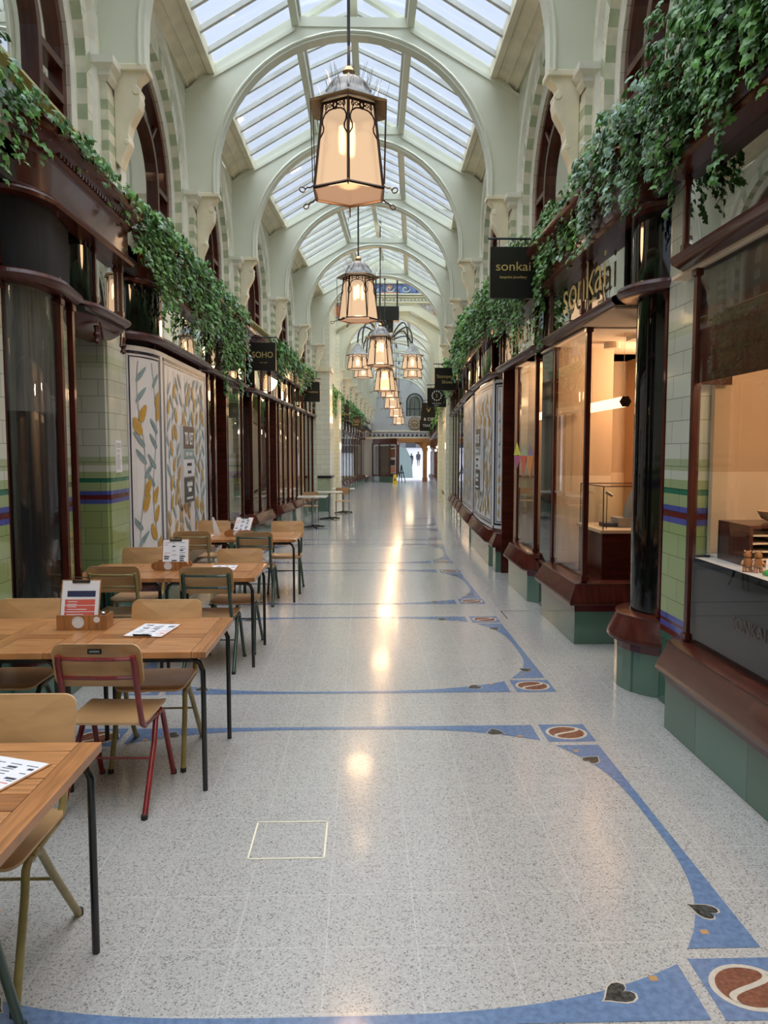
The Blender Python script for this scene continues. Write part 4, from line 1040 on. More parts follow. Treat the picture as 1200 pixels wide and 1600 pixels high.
hang_sign(1, 18.5, 'black hanging sign lettered Stompers Shoes', [('Stompers', .0, .33, .115, .95), ('Shoes', .04, .20, .115, .95)], zt=3.78, w_=.52, tin=1.96)
s5 = hang_sign(1, 22.0, 'black hanging sign with a ring of marks, behind the shoe shop sign', [('THE GAMES', 0, .10, .05, 1), ('ROOM', 0, .04, .04, 1)], zt=3.62, w_=.54, tin=1.86, mat='letter_white')
m = MB()
for i in range(12):
    a = 2*pi*i/12; m.box(1.59+.13*cos(a)-.015, 1.59+.13*cos(a)+.015, 21.962, 21.968, 3.40+.13*sin(a)-.02, 3.40+.13*sin(a)+.02)
m.build('ring_mark', 'letter_white', s5)
text_mesh('2', .13, 'letter_gold', s5, frontM((1.59, 21.96, 3.40)))
hang_sign(1, 28.3, 'black hanging sign with a gold V mark on the right of the crossing', [('V', .0, .26, .2, 1.3)], zt=3.66, tin=1.72)
hang_sign(1, 33.5, 'dark hanging sign lettered and CO far down the right side', [('& CO', .05, .14, .18, 1)], zt=3.72, w_=.6, tin=1.82, mat='letter_white')
hang_sign(1, 37.5, 'dark hanging sign lettered TEAS far down the right side', [('TEAS', 0, .26, .17, 1)], zt=3.5, w_=.66, tin=1.86, mat='letter_white')
hang_sign(-1, 31.5, 'black hanging sign with gold lettering beyond the tiled pier on the left', [('Langleys', .1, .25, .12, 1)], zt=3.72, w_=.6, tin=2.3)
hang_sign(-1, 36.5, 'black hanging sign with a yellow emblem far down the left side', [('LGG', 0, .30, .2, 1), ('CAFE', 0, .14, .12, 1)], zt=3.62, w_=.52, tin=2.1)
# ------------------------------------------------------------------ ivy
def leaf_pts(kind):
    if kind == 0: return [(0, 0), (.34, -.10), (.48, .18), (.30, .34), (.34, .62), (.10, .66), (0, 1.0), (-.10, .66), (-.34, .62), (-.30, .34), (-.48, .18), (-.34, -.10)]
    return [(0, 0), (.22, .05), (.10, .28), (.26, .42), (.09, .55), (.15, .75), (0, 1.0), (-.15, .75), (-.09, .55), (-.26, .42), (-.10, .28), (-.22, .05)]
def ivy(sd, y0, y1, label, drop, dens=1.0, leaf=.062, mound=.16, t0=1.90, seed=1, zt=3.90, spread=.12, mix=(5, 5, 1)):
    rnd = random.Random(seed); r = thing('ivy_garland', label, 'ivy', (sd*t0, (y0+y1)/2, zt), group='ivy garlands trailing over the shop fascias')
    F = MB(); S = MB(); mats = [0]*mix[0]+[1]*mix[1]+[2]*mix[2]
    def leaf_at(p, size, mi, down):
        a = rnd.random()*2*pi; tilt = rnd.uniform(-.9, .9)
        out = Vector((-sd, rnd.uniform(-.9, .6), rnd.uniform(-.2, .9))).normalized()
        up = (Vector((0, 0, -1 if down else .2))+Vector((rnd.uniform(-.8, .8), rnd.uniform(-.8, .8), rnd.uniform(-.5, .5)))); up = (up-out*up.dot(out)).normalized()
        sdv = up.cross(out); pts = leaf_pts(0 if mi != 3 else 1); q = []
        for u, v in pts: q.append(tuple(Vector(p)+sdv*u*size+up*v*size+out*(-abs(u)*size*.35+v*(1-v)*size*.4)))
        n = len(q); c = tuple(Vector(p)+up*size*.35+out*size*.12)
        F.add(q+[c], [(i, (i+1) % n, n) for i in range(n)], mi)
    L = y1-y0; ns = int(L*22*dens); p1, p2 = rnd.random()*6, rnd.random()*6
    cl = lambda y: .45+.75*abs(sin(y*2.3+p1))*abs(sin(y*5.1+p2))+.35*abs(sin(y*1.1+p2))
    for i in range(ns):
        y = y0+L*(i+rnd.random())/ns; dl = drop(y)*rnd.uniform(.4, 1.25)*cl(y); t = t0+rnd.uniform(-spread*.6, spread*.6)
        z = zt+rnd.uniform(0, mound*.6); mi = rnd.choice(mats); pts = [(sd*(t+.08), y, z)]; zz = z; yy = y; k = 0
        while zz > zt-dl:
            k += 1; zz -= .035/max(dens, .45); yy += rnd.uniform(-.012, .012); tt = t+rnd.uniform(-.03, .03)
            pts.append((sd*tt, yy, zz)); leaf_at((sd*tt, yy+rnd.uniform(-.03, .03), zz), leaf*rnd.uniform(.65, 1.15), mi if rnd.random() < .8 else rnd.choice(mats), True)
        if len(pts) > 2 and i % 2 == 0: S.tube(pts[::3] if len(pts) > 6 else pts, .0025, 3)
    for i in range(int(L*230*dens)):
        y = y0+L*rnd.random(); t = t0+rnd.uniform(-spread, spread*1.2); leaf_at((sd*t, y, zt+rnd.uniform(-.05, mound)*(.4+.6*abs(sin(y*3.1)))), leaf*rnd.uniform(.7, 1.3), rnd.choice(mats), rnd.random() < .4)
    F.build('foliage', ['leaf_a', 'leaf_b', 'leaf_c'], r); S.build('stems', 'stem', r)
    return r
ivy(-1, 4.2, 5.3, 'ivy tuft above the near left tile pier', lambda y: .35, .8, .07, .22, 2.02, 1)
ivy(-1, 5.3, 7.3, 'thin ivy trail along the top of the nearest left fascia', lambda y: .04+.22*max(0, y-6.3), .55, .075, .08, 1.93, 2, mix=(6, 3, 0))
ivy(-1, 7.3, 9.6, 'ivy garland hanging over the fascia before the left to let window', lambda y: .55+.1*sin(y*4), 1.15, .066, .14, 1.88, 3)
ivy(-1, 9.6, 11.6, 'thick ivy garland over the left to let window', lambda y: .65+.12*sin(y*5), 1.15, .062, .15, 1.86, 4)
ivy(-1, 11.6, 13.1, 'thick drooping ivy garland just before the SOHO sign', lambda y: .78+.12*sin(y*4), 1.2, .07, .18, 1.88, 5)
ivy(-1, 15.9, 18.6, 'ivy garland between the two near left hanging signs', lambda y: .35+.14*sin(y*2), .8, .08, .2, 1.86, 6)
ivy(-1, 18.9, 21.9, 'ivy garland trailing below the second left hanging sign', lambda y: .45+.1*sin(y*3), .6, .08, .16, 1.9, 7)
for i, (a, b) in enumerate(((24.6, 27.5), (27.6, 31.2), (33, 36.5), (36.6, 40), (40.1, 44))):
    ivy(-1, a, b, ordn[i]+' far left ivy garland beyond the tiled pier, counted towards the exit', lambda y: .6 if y < 32 else .4, .5-.05*i, .11, .25, 1.95, 40+i)
ivy(1, 3.1, 4.75, 'dense ivy mass hanging over the nearest right fascia', lambda y: .42+.12*sin(y*7), 1.7, .062, .42, 1.88, 11, mix=(7, 4, 0))
ivy(1, 4.8, 6.3, 'blue green ivy cascading over the round black corner on the right', lambda y: .42+.2*sin(y*5), 1.3, .06, .24, 1.88, 12, mix=(4, 2, 5))
ivy(1, 6.3, 8.3, 'ivy garland above the sonkai lettering', lambda y: .30+.30*max(0, y-7.0), 1.5, .058, .22, 1.96, 13, mix=(6, 4, 1), spread=.09)
ivy(1, 8.45, 9.9, 'long drooping ivy just behind the sonkai hanging sign', lambda y: .60, 1.3, .058, .2, 1.84, 14)
ivy(1, 9.9, 12.9, 'ivy garland under and behind the sonkai hanging sign', lambda y: .42, 1.1, .062, .2, 1.88, 15)
ivy(1, 12.9, 14.9, 'ivy garland over the first right shopfront with leaf-patterned vinyl', lambda y: .42, .9, .072, .26, 1.86, 26)
ivy(1, 15.0, 17.2, 'ivy garland over the second right shopfront with leaf-patterned vinyl', lambda y: .40, .8, .075, .26, 1.86, 16)
ivy(1, 17.3, 18.9, 'ivy garland partly covering the shoe shop sign', lambda y: .42, .7, .085, .2, 1.92, 17, spread=.08)
ivy(1, 19.0, 23.0, 'ivy garland hanging behind the shoe shop sign', lambda y: .5, .6, .09, .26, 1.84, 27)
for i, (a, b) in enumerate(((24.4, 27.5), (27.6, 30.9), (31, 34.4), (34.5, 38), (38.1, 42), (42.1, 46))):
    ivy(1, a, b, ordn[i]+' far right ivy garland beyond the shoe shop sign, counted towards the exit', lambda y: .6, .42-.03*i, .12, .25, 1.78, 60+i)
# ------------------------------------------------------------------ café furniture
def rounded(cx, cy, hw, hh, r, n=5):
    p = []
    for sx, sy, a0 in ((1, 1, 0), (-1, 1, pi/2), (-1, -1, pi), (1, -1, 1.5*pi)):
        for i in range(n+1):
            a = a0+pi/2*i/n; p.append((cx+sx*(hw-r)+r*cos(a), cy+sy*(hh-r)+r*sin(a)))
    return p
def grid_panel(mb, fn, pts, th, mi=0, edge=1):
    """thin curved panel: outline pts (u,v), fn(u,v,off)->xyz"""
    us = [p[0] for p in pts]; vs_ = [p[1] for p in pts]; c = ((min(us)+max(us))/2, (min(vs_)+max(vs_))/2)
    n = len(pts); K = 5; V = []; F = []
    for side in (0, 1):
        for k in range(1, K+1):
            for u, v in pts: V.append(fn(c[0]+(u-c[0])*k/K, c[1]+(v-c[1])*k/K, side*th))
        V.append(fn(c[0], c[1], side*th))
    B = n*K+1
    for side in (0, 1):
        o = side*B
        for i in range(n):
            j = (i+1) % n; F.append((o+i, o+j, o+B-1))
            for k in range(K-1): F.append((o+k*n+i, o+k*n+j, o+(k+1)*n+j, o+(k+1)*n+i))
    mb.add(V, F, mi)
    mb.add(V, [((K-1)*n+i, (K-1)*n+(i+1) % n, B+(K-1)*n+(i+1) % n, B+(K-1)*n+i) for i in range(n)], edge)
def make_chair():
    r = thing('school_chair', '', 'chair', (0, 0, 0), mapped=False)
    def sf(u, v, o): return (u, v, .438+.010*(v/.19)**2*(1 if v > 0 else .4)-.012*(1-(u/.2)**2)+(-.018 if v > .15 else 0)*((v-.15)/.05 if v > .15 else 0)+o)
    m = MB(); grid_panel(m, sf, rounded(0, 0, .195, .195, .05), .011); m.build('seat', ['ply', 'ply_edge'], r, path=False, smooth=True)
    def bf(u, v, o): return (u, -.232-.045*(v-.62)/.2+.030*(u/.2)**2*-1+.03+o, v)
    m = MB(); grid_panel(m, bf, rounded(0, .745, .210, .108, .045), .010); b = m.build('backrest', ['ply', 'ply_edge'], r, path=False, smooth=True)
    for sx in (-1, 1):
        x = sx*.178
        for nm, pts in (('rear_leg', [(sx*.178, .075, .405), (sx*.180, .045, .418), (sx*.182, .012, .395), (sx*.19, -.05, .29), (sx*.20, -.26, .0)]),
                        ('front_leg', [(sx*.178, .075, .405), (sx*.180, .10, .415), (sx*.182, .128, .395), (sx*.186, .15, .32), (sx*.195, .265, .0)])):
            m = MB(); m.tube(pts, .0142, 10); l = m.build(nm, 'tube_olive', r, path=False, smooth=True)
            q = pts[-1]; p = MB(); p.lathe([(.0165, 0), (.0165, .022)], (q[0], q[1], 0), 10); p.build('foot_cap', 'rubber', l, path=False)
        m = MB(); m.tube([(x*.98, -.290, .80), (x, -.281, .76), (x, -.236, .58), (x, -.20, .475), (x, -.185, .44), (x, -.155, .422), (x, -.02, .418), (x, .075, .41)], .0142, 10)
        m.build('side_frame', 'tube_olive', r, path=False, smooth=True)
    for z, y in ((.785, -.284), (.69, -.262)):
        m = MB(); pts = [(-.176, y+.006, z), (-.09, y-.008, z), (0, y-.012, z), (.09, y-.008, z), (.176, y+.006, z)]
        m.tube(pts, .010, 6)
        for q in (pts[1], pts[2], pts[3]): m.lathe([(.006, 0), (.006, .004)], (q[0], q[1]-.010, q[2]), 6)
        m.build('back_rail', 'tube_olive', r, path=False)
    m = MB(); m.tube([(-.187, -.10, .235), (.187, -.10, .235)], .006, 6); m.build('stretcher', 'tube_olive', r, path=False)
    m = MB(); m.tube([(-.18, .06, .415), (.18, .06, .415)], .009, 6); m.tube([(-.18, -.13, .422), (.18, -.13, .422)], .009, 6); m.build('seat_bar', 'tube_olive', r, path=False)
    return r
def make_table():
    r = thing('cafe_table', '', 'table', (0, 0, 0), mapped=False)
    hx, hy = .368, .405; m = MB(); g = .0022; bw = .075; z0, z1 = .708, .74
    m.box(-hx, -hx+bw, -hy+g, hy-g, z0, z1, 0); m.box(hx-bw, hx, -hy, hy, z0, z1, 0)
    m.box(-hx+bw+g, hx-bw-g, hy-bw, hy, z0, z1, 1); m.box(-hx+bw+g, hx-bw-g, -hy, -hy+bw, z0, z1, 1)
    m.box(-.04, .04, -hy+bw+g, hy-bw-g, z0, z1, 0)
    n = 6; a, b = -hy+bw+g, hy-bw-g
    for s2 in (-1, 1):
        x0, x1 = (-hx+bw+g, -.04-g) if s2 < 0 else (.04+g, hx-bw-g)
        for i in range(n):
            m.box(x0, x1, a+(b-a)*i/n+g, a+(b-a)*(i+1)/n-g, z0, z1-.0004*(i % 2), random.choice((1, 2, 1)))
    m.box(-hx+.02, hx-.02, -hy+.02, hy-.02, z0+.001, z0+.022, 3)
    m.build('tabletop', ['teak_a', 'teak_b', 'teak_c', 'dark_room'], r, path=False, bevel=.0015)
    f = MB()
    for sy in (-1, 1): f.box(-.30, .30, sy*.345-.012, sy*.345+.012, .675, .704)
    for sx in (-1, 1): f.box(sx*.30-.012, sx*.30+.012, -.345, .345, .675, .704)
    f.build('under_frame', 'tube_black', r, path=False)
    for sx in (-1, 1):
        for sy in (-1, 1):
            m = MB(); m.tube([(sx*.22, sy*.345, .692), (sx*.29, sy*.352, .69), (sx*.325, sy*.357, .672), (sx*.342, sy*.36, .63), (sx*.343, sy*.36, .5), (sx*.343, sy*.36, 0)], .0135, 10)
            m.build('leg', 'tube_black', r, path=False, smooth=True)
    return r
tb0 = make_table()
tbs = [((-.382-.78, 2.225), 'teak slatted table nearest the viewer, cut off at the lower left'), ((-1.045, 4.235), 'teak slatted table holding the flat clipboard in the near row'), ((-1.785, 4.235), 'teak slatted table against the black glass corner, under the near menu box'),
    ((-1.12, 6.51), 'teak slatted table of the second row, on the aisle side'), ((-1.86, 6.51), 'teak slatted table of the second row, on the wall side'), ((-1.03, 9.19), 'teak slatted table of the farthest row, on the aisle side'), ((-1.77, 9.19), 'teak slatted table of the farthest row, on the wall side')]
for i, ((x, y), lab) in enumerate(tbs):
    if i == 0: tb0.location = (x, y, 0); tb0['label'] = lab
    else: dup(tb0, (x, y, 0), 0, lab)
ch0 = make_chair()
def chair(x, y, rz, frame, label):
    fr = {'tube_olive': 'tube_'+frame} if frame != 'olive' else None
    return dup(ch0, (x, y, 0), rz, label, mats=fr)
ch0.location = (-1.16, 2.55, 0); ch0.rotation_euler = (0, 0, pi); ch0['label'] = 'olive framed plywood chair facing the viewer from behind the nearest table'
red = chair(-1.12, 3.83, -.03, 'red', 'red framed plywood chair seen from behind at the near table')
chair(-1.07, 4.37, pi+.02, 'olive', 'olive framed plywood chair facing the viewer, to the right of the red chair')
chair(-1.90, 4.42, pi, 'green', 'green framed plywood chair facing the viewer behind the menu box with the red menu')
chair(-1.84, 3.86, 0, 'olive', 'plywood chair cut off by the left edge beside the red chair')
chair(-1.10, 1.95, .05, 'green', 'dark green framed chair whose leg shows in the lower left corner')
chair(-1.84, 6.28, 0, 'olive', 'olive framed plywood chair seen from behind at the second row by the wall')
chair(-1.10, 6.22, -.02, 'green', 'dark green framed plywood chair seen from behind at the second row')
chair(-1.93, 6.93, pi, 'olive', 'plywood chair facing the viewer across the second row by the wall')
chair(-1.02, 6.80, pi, 'green', 'green framed plywood chair facing the viewer across the second row on the aisle side')
chair(-1.82, 8.92, .03, 'olive', 'olive framed plywood chair seen from behind at the farthest row')
chair(-1.10, 8.84, -.02, 'green', 'dark green framed plywood chair seen from behind at the farthest row')
chair(-1.82, 9.72, pi, 'olive', 'plywood chair facing the viewer at the farthest row by the wall')
chair(-.86, 9.62, pi, 'green', 'plywood chair facing the viewer at the farthest row on the aisle side')
def plate(ch):
    m = MB(); m.box(-.032, .032, -.2995, -.2925, .812, .836, 0); m.box(-.024, .024, -.3002, -.2995, .819, .829, 1); m.build('name_plate', ['tube_black', 'steel'], ch, path=False)
plate(red)
# ---- things on the tables
def clipboard(loc, rz, label, tiltx=0, red=False, tiltname='clipboard'):
    r = thing(tiltname, label, 'menu', loc, rz, mapped=False); r.rotation_euler = (tiltx, 0, rz)
    m = MB(); m.box(-.112, .112, -.155, .155, 0, .003); m.build('board', 'teak_b', r, path=False, bevel=.001)
    m = MB(); m.box(-.105, .105, -.148, .148, .003, .0042); p = m.build('menu_sheet', 'paper', r, path=False)
    k = MB(); rnd = random.Random(int(loc[1]*100))
    if red:
        k.box(-.075, .085, .055, .09, .0043, .0048, 1)
        for i in range(5): k.box(-.085, .085, .045-.036*(i+1), .045-.036*i-.004, .0043, .0048, 0)
        for i in range(12): k.box(-.07, -.07+rnd.uniform(.05, .11), .04-.0145*i, .044-.0145*i, .0049, .0051, 2)
        k.build('print', ['paper_red', 'paper_navy', 'paper'], p, path=False)
    else:
        for cx in (-.07, -.005, .06):
            y = .12
            while y > -.13:
                if rnd.random() < .7: k.box(cx-.025, cx+rnd.uniform(-.005, .028), y, y+rnd.choice((.004, .004, .012)), .0043, .0048, 1 if cx < -.03 and y > 0 else 0)
                y -= .018
        k.build('print', ['ink', 'paper_red'], p, path=False)
    c = MB(); c.box(-.05, .05, .135, .15, .004, .009); c.tube([(-.045, .148, .008), (-.045, .165, .016), (.045, .165, .016), (.045, .148, .008)], .003, 6); c.build('clip', 'tube_black', r, path=False)
    return r
clipboard((-1.07, 4.30, .7415), pi-.12, 'white menu on a clipboard lying flat on the near table')
clipboard((-1.09, 6.62, .7415), pi+.05, 'white menu on a clipboard lying flat on the second row table')
clipboard((-1.78, 9.12, .7415), pi, 'white menu lying flat on the farthest wall side table')
clipboard((-1.045, 2.33, .7415), pi-.35, 'menu sheet on the nearest table, cut off by the left edge')
def menu_box(x, y, label, hexed=False, w_=.28):
    r = thing('menu_box', label, 'box', (x, y, .7405), mapped=False)
    m = MB(); h, d, t = .085, .115, .009
    if hexed:
        for yy in (-d/2, d/2-t):
            m.prism([(-.13, yy, 0), (.13, yy, 0), (.16, yy, .022), (.16, yy, .052), (.13, yy, .075), (-.13, yy, .075), (-.16, yy, .052), (-.16, yy, .022)], (0, t, 0))
        for sx in (-1, 1): m.box(sx*.125-.004, sx*.125+.004, -d/2+t, d/2-t, 0, .07)
        m.box(-.125, .125, -d/2+t, d/2-t, 0, .006)
    else:
        m.box(-w_/2, w_/2, -d/2, -d/2+t, 0, h); m.box(-w_/2, w_/2, d/2-t, d/2, 0, h)
        for sx in (-1, 1): m.box(sx*(w_/2)-(t if sx > 0 else 0), sx*(w_/2)+(t if sx < 0 else 0), -d/2+t, d/2-t, 0, h)
        m.box(-w_/2+t, w_/2-t, -d/2+t, d/2-t, 0, .006)
    m.build('box_body', 'teak_a', r, path=False)
    s_ = MB(); zc = .045 if not hexed else .04
    s_.prism([(-.02+.034*cos(a), -d/2-.0008, zc+.034*sin(a)) for a in [2*pi*i/20 for i in range(20)]], (0, .0008, 0))
    if not hexed: s_.prism([(.085+.018*cos(a), -d/2-.0008, .06+.018*sin(a)) for a in [2*pi*i/16 for i in range(16)]], (0, .0008, 0))
    st = s_.build('round_sticker', 'paper', r, path=False)
    k = MB()
    for a in [2*pi*i/14 for i in range(14)]:
        if sin(a) > .1: k.box(-.02+.027*cos(a)-.002, -.02+.027*cos(a)+.002, -d/2-.0012, -d/2-.0008, zc+.027*sin(a)-.002, zc+.027*sin(a)+.002)
    k.build('sticker_print', 'ink', st, path=False)
    return r
menu_box(-1.475, 4.38, 'teak menu box with a round sticker on the near table, holding the red menu')
clipboard((-1.50, 4.375, .865), .0, 'red and white menu on a clipboard standing in the near menu box', tiltx=math.radians(74), red=True, tiltname='standing_menu')
def shaker(x, y, z, label):
    r = thing('condiment_bottle', label, 'bottle', (x, y, z), mapped=False)
    m = MB(); m.lathe([(.018, 0), (.019, .05), (.012, .065)], n=12); m.build('bottle_body', 'case_glass', r, path=False, smooth=True)
    m = MB(); m.lathe([(.013, .063), (.014, .085), (.008, .092)], n=12); m.build('cap', 'steel', r, path=False, smooth=True)
shaker(-1.41, 4.395, .748, 'small glass shaker at the front of the near menu box'); shaker(-1.365, 4.36, .748, 'small metal-capped shaker at the right end of the near menu box')
menu_box(-1.52, 6.56, 'menu box with pointed ends on the second row of tables', True)
clipboard((-1.49, 6.57, .85), .1, 'white menu on a clipboard standing in the second row menu box', tiltx=math.radians(68), tiltname='standing_menu')
menu_box(-1.37, 9.15, 'menu box with pointed ends on the farthest row of tables', True)
clipboard((-1.33, 9.17, .83), -.3, 'menu clipboard leaning in the farthest row menu box', tiltx=math.radians(55), tiltname='standing_menu')
m = MB(); m.prism([(-1.70, 9.35, .742), (-1.62, 9.35, .742), (-1.70, 9.35, .95), (-1.72, 9.35, .95)], (0, .004, 0)); tag(m.build('menu_card', 'paper', origin=(-1.68, 9.35, .742)), 'white card leaning on the farthest wall side table', 'card')
# pedestal tables further down
def pedestal(x, y, label, first=[None]):
    if first[0] is not None:
        p = W((x, y, 0)); return dup(first[0], p, 0, label)
    r = thing('pedestal_table', label, 'table', (x, y, 0)); first[0] = r
    m = MB(); m.box(-.34, .34, -.34, .34, .715, .74); m.build('tabletop', 'marble_top', r, path=False, bevel=.008)
    m = MB(); m.lathe([(.028, .03), (.028, .715)], n=10); m.build('column', 'steel', r, path=False, smooth=True)
    m = MB()
    for a in (.4, .4+pi/2, .4+pi, .4-pi/2): m.tube([(0, 0, .05), (.28*cos(a), .28*sin(a), .02)], [.03, .018], 6)
    m.build('foot', 'tube_black', r, path=False)
pedestal(-1.42, 18.0, 'nearest small square pedestal table on the left'); pedestal(-1.30, 20.5, 'second small square pedestal table with a metal chair beside it'); pedestal(-1.15, 22.8, 'farthest small square pedestal table by the tiled pier')
def bistro_chair(x, y, rz, label, first=[None]):
    p = W((x, y, 0))
    if first[0] is not None: return dup(first[0], p, rz, label)
    r = thing('bistro_chair', label, 'chair', (x, y, 0), rz); first[0] = r
    m = MB(); m.box(-.19, .19, -.19, .19, .43, .45); m.build('seat', 'ply', r, path=False, bevel=.006)
    m = MB(); m.box(-.19, .19, -.215, -.20, .62, .80); m.build('backrest', 'ply', r, path=False, bevel=.004)
    for sx in (-1, 1):
        for sy in (-1, 1):
            m = MB(); m.tube([(sx*.18, sy*.20, 0), (sx*.18, sy*.17, .43)]+([(sx*.18, -.205, .8)] if sy < 0 else []), .01, 6); m.build('leg', 'steel', r, path=False)
bistro_chair(-1.05, 21.5, pi, 'steel framed chair between the second and third pedestal tables'); bistro_chair(-2.0+.35, 19.2, .2, 'steel framed chair behind the nearest pedestal table')
# ---- notices on the tiles
def notice(sd, t, y, z, w_, h_, label, kind='list'):
    m = MB(); side_box(m, sd, t-.004, t, y-w_/2, y+w_/2, z, z+h_, 0); o = m.build('paper_notice', 'paper', origin=(sd*t, y, z)); tag(o, label, 'notice', 'notices fixed to the tiles')
    k = MB(); rnd = random.Random(int(y*77))
    if kind == 'list':
        zz = z+h_-.03
        while zz > z+.03: side_box(k, sd, t-.0052, t-.004, y-w_/2+.02, y-w_/2+.02+(w_-.04)*rnd.uniform(.6, 1), zz, zz+.004); zz -= .016 if rnd.random() < .75 else .03
        k.build('print', 'ink', o)
notice(-1, 2.22, 4.68, 1.52, .24, .36, 'white notice on the near left tiles, partly cut off by the frame')
notice(-1, 2.22, 6.07, 1.58, .12, .30, 'white notice on the tile pier between the black corner and the dark recess')
notice(-1, 2.20, 7.36, 1.55, .17, .30, 'white notice on the tile pier just before the to let window')
m = MB(); side_box(m, -1, 2.216, 2.22, 4.60, 4.82, .70, .96, 0); o = m.build('warning_notice', 'paper', origin=(-2.22, 4.7, .70)); tag(o, 'white warning notice with a yellow triangle, low on the near left tiles', 'notice')
tr = MB(); tr.prism([(-2.2155, 4.62, .80), (-2.2155, 4.80, .80), (-2.2155, 4.71, .945)], (.0006, 0, 0), 1); tr.prism([(-2.2148, 4.643, .811), (-2.2148, 4.777, .811), (-2.2148, 4.71, .922)], (.0006, 0, 0), 0)
tr.box(-2.2145, -2.2140, 4.70, 4.72, .825, .885, 1); tr.box(-2.2155, -2.215, 4.62, 4.80, .72, .785, 0)
tr.build('warning_triangle', ['warn_yellow', 'ink'], o)
# ---- the jeweller's display
cs = thing('display_cabinet', 'dark wooden display cabinet with a glass top behind the sonkai window', 'cabinet', (2.7, 7.5, .52))
m = MB(); m.box(2.36, 3.0, 7.12, 7.9, .52, .98); m.build('cabinet_body', 'mahogany', cs, bevel=.006)
m = MB(); m.box(2.34, 3.02, 7.10, 7.92, .98, 1.01); m.build('cabinet_top', 'beige_room', cs)
m = MB()
for q in (((2.37, 7.13), (2.99, 7.13)), ((2.37, 7.13), (2.37, 7.89)), ((2.99, 7.13), (2.99, 7.89)), ((2.37, 7.89), (2.99, 7.89))):
    (x0, y0), (x1, y1) = q; m.quad((x0, y0, 1.01), (x1, y1, 1.01), (x1, y1, 1.42), (x0, y0, 1.42))
m.quad((2.37, 7.13, 1.42), (2.99, 7.13, 1.42), (2.99, 7.89, 1.42), (2.37, 7.89, 1.42)); m.build('glass_hood', 'case_glass', cs)
m = MB()
for x, y in ((2.37, 7.13), (2.99, 7.13), (2.37, 7.89), (2.99, 7.89)): m.box(x-.004, x+.004, y-.004, y+.004, 1.01, 1.42)
for a in ((2.366, 2.994, 7.126, 7.134), (2.366, 2.994, 7.886, 7.894), (2.366, 2.374, 7.13, 7.89), (2.986, 2.994, 7.13, 7.89)): m.box(*a, 1.416, 1.424)
m.build('hood_edges', 'bronze', cs)
for x, y, lb in ((2.44, 7.25, 'small silver spot lamp at the front corner inside the glass hood'), (2.42, 7.78, 'small silver spot lamp at the rear corner inside the glass hood')):
    q = thing('spot_lamp', lb, 'lamp', (x, y, 1.01)); m = MB(); m.tube([(x, y, 1.01), (x, y, 1.34)], .004, 6); m.build('stem', 'bronze', q); m = MB(); m.tube([(x-.01, y, 1.36), (x+.05, y, 1.325)], .016, 10); m.build('lamp_head', 'steel', q)
m = MB(); m.lathe([(.09, 0), (.085, .10), (.06, .17), (.035, .24), (.03, .26)], (2.76, 7.45, 1.10), 12); tag(m.build('necklace_bust', 'stone', origin=(2.76, 7.45, 1.01), smooth=True), 'grey necklace bust in the glass topped cabinet', 'display stand')
m = MB(); m.box(2.60, 2.92, 7.35, 7.62, 1.011, 1.10); tag(m.build('display_plinth', 'stone', origin=(2.76, 7.5, 1.01)), 'grey plinth under the necklace bust', 'display stand')
m = MB(); m.box(2.46, 2.60, 7.40, 7.55, 1.011, 1.05); tag(m.build('ring_tray', 'ink', origin=(2.52, 7.47, 1.01)), 'dark ring tray left of the necklace bust', 'tray')
m = MB(); m.prism([(2.66, 7.20, 1.012), (2.74, 7.20, 1.012), (2.76, 7.23, 1.05), (2.68, 7.23, 1.05)], (0, .003, 0)); tag(m.build('price_card', 'paper', origin=(2.7, 7.2, 1.01)), 'white price card leaning in the glass topped cabinet', 'card')
def tube_lamp(x, y0, y1, z, label):
    r = thing('tube_lamp', label, 'lamp', (x, (y0+y1)/2, z)); n = int((y1-y0)/.05); m = MB()
    v = []; f = []
    for i in range(n+1):
        rr = .052+.004*(i % 2)
        for j in range(6): a = HEX[j]+pi/6*(i % 2)*.3; v.append((x+rr*cos(a), y0+(y1-y0)*i/n, z+rr*sin(a)))
    for i in range(n):
        for j in range(6): f.append((i*6+j, i*6+(j+1) % 6, (i+1)*6+(j+1) % 6, (i+1)*6+j))
    m.add(v, f); m.build('glowing_tube', 'warm_glow', r)
    m = MB()
    for y in (y0-.012, y1): m.prism([(x+.054*cos(a), y, z+.054*sin(a)) for a in HEX], (0, .012, 0))
    m.build('end_cap', 'bronze', r)
    m = MB(); m.tube([(x, y0+.05, z+.05), (x, y0+.05, 2.83)], .0015, 4); m.tube([(x, y1-.05, z+.05), (x, y1-.05, 2.83)], .0015, 4); m.build('hanging_wire', 'steel', r)
tube_lamp(2.50, 6.98, 8.05, 2.20, 'glowing hexagonal tube lamp in the sonkai window nearer the round corner')
tube_lamp(2.40, 8.85, 9.95, 2.20, 'glowing hexagonal tube lamp in the second jeweller window')
m = MB(); m.box(2.62, 2.82, 7.15, 7.35, 2.79, 2.83); m.lathe([(.08, 2.77), (.08, 2.83)], (2.6, 7.7, 0), 14); tag(m.build('ceiling_unit', 'cream_room', origin=(2.72, 7.25, 2.79)), 'pale ceiling unit above the jewellery cabinet', 'ceiling unit')
tri = thing('window_decal', 'coloured triangle decal on the second jeweller window', 'decal', (2.06, 9.3, 1.5))
yy = 9.95
def tr_(y, z, w_, h_, up, mt, side=1):
    m = MB(); s2 = 1 if up else -1; m.prism([(2.081, y-w_/2, z), (2.081, y+w_/2, z), (2.081, y, z+s2*h_)], (.002, 0, 0)); m.build('decal_piece', mt, tri)
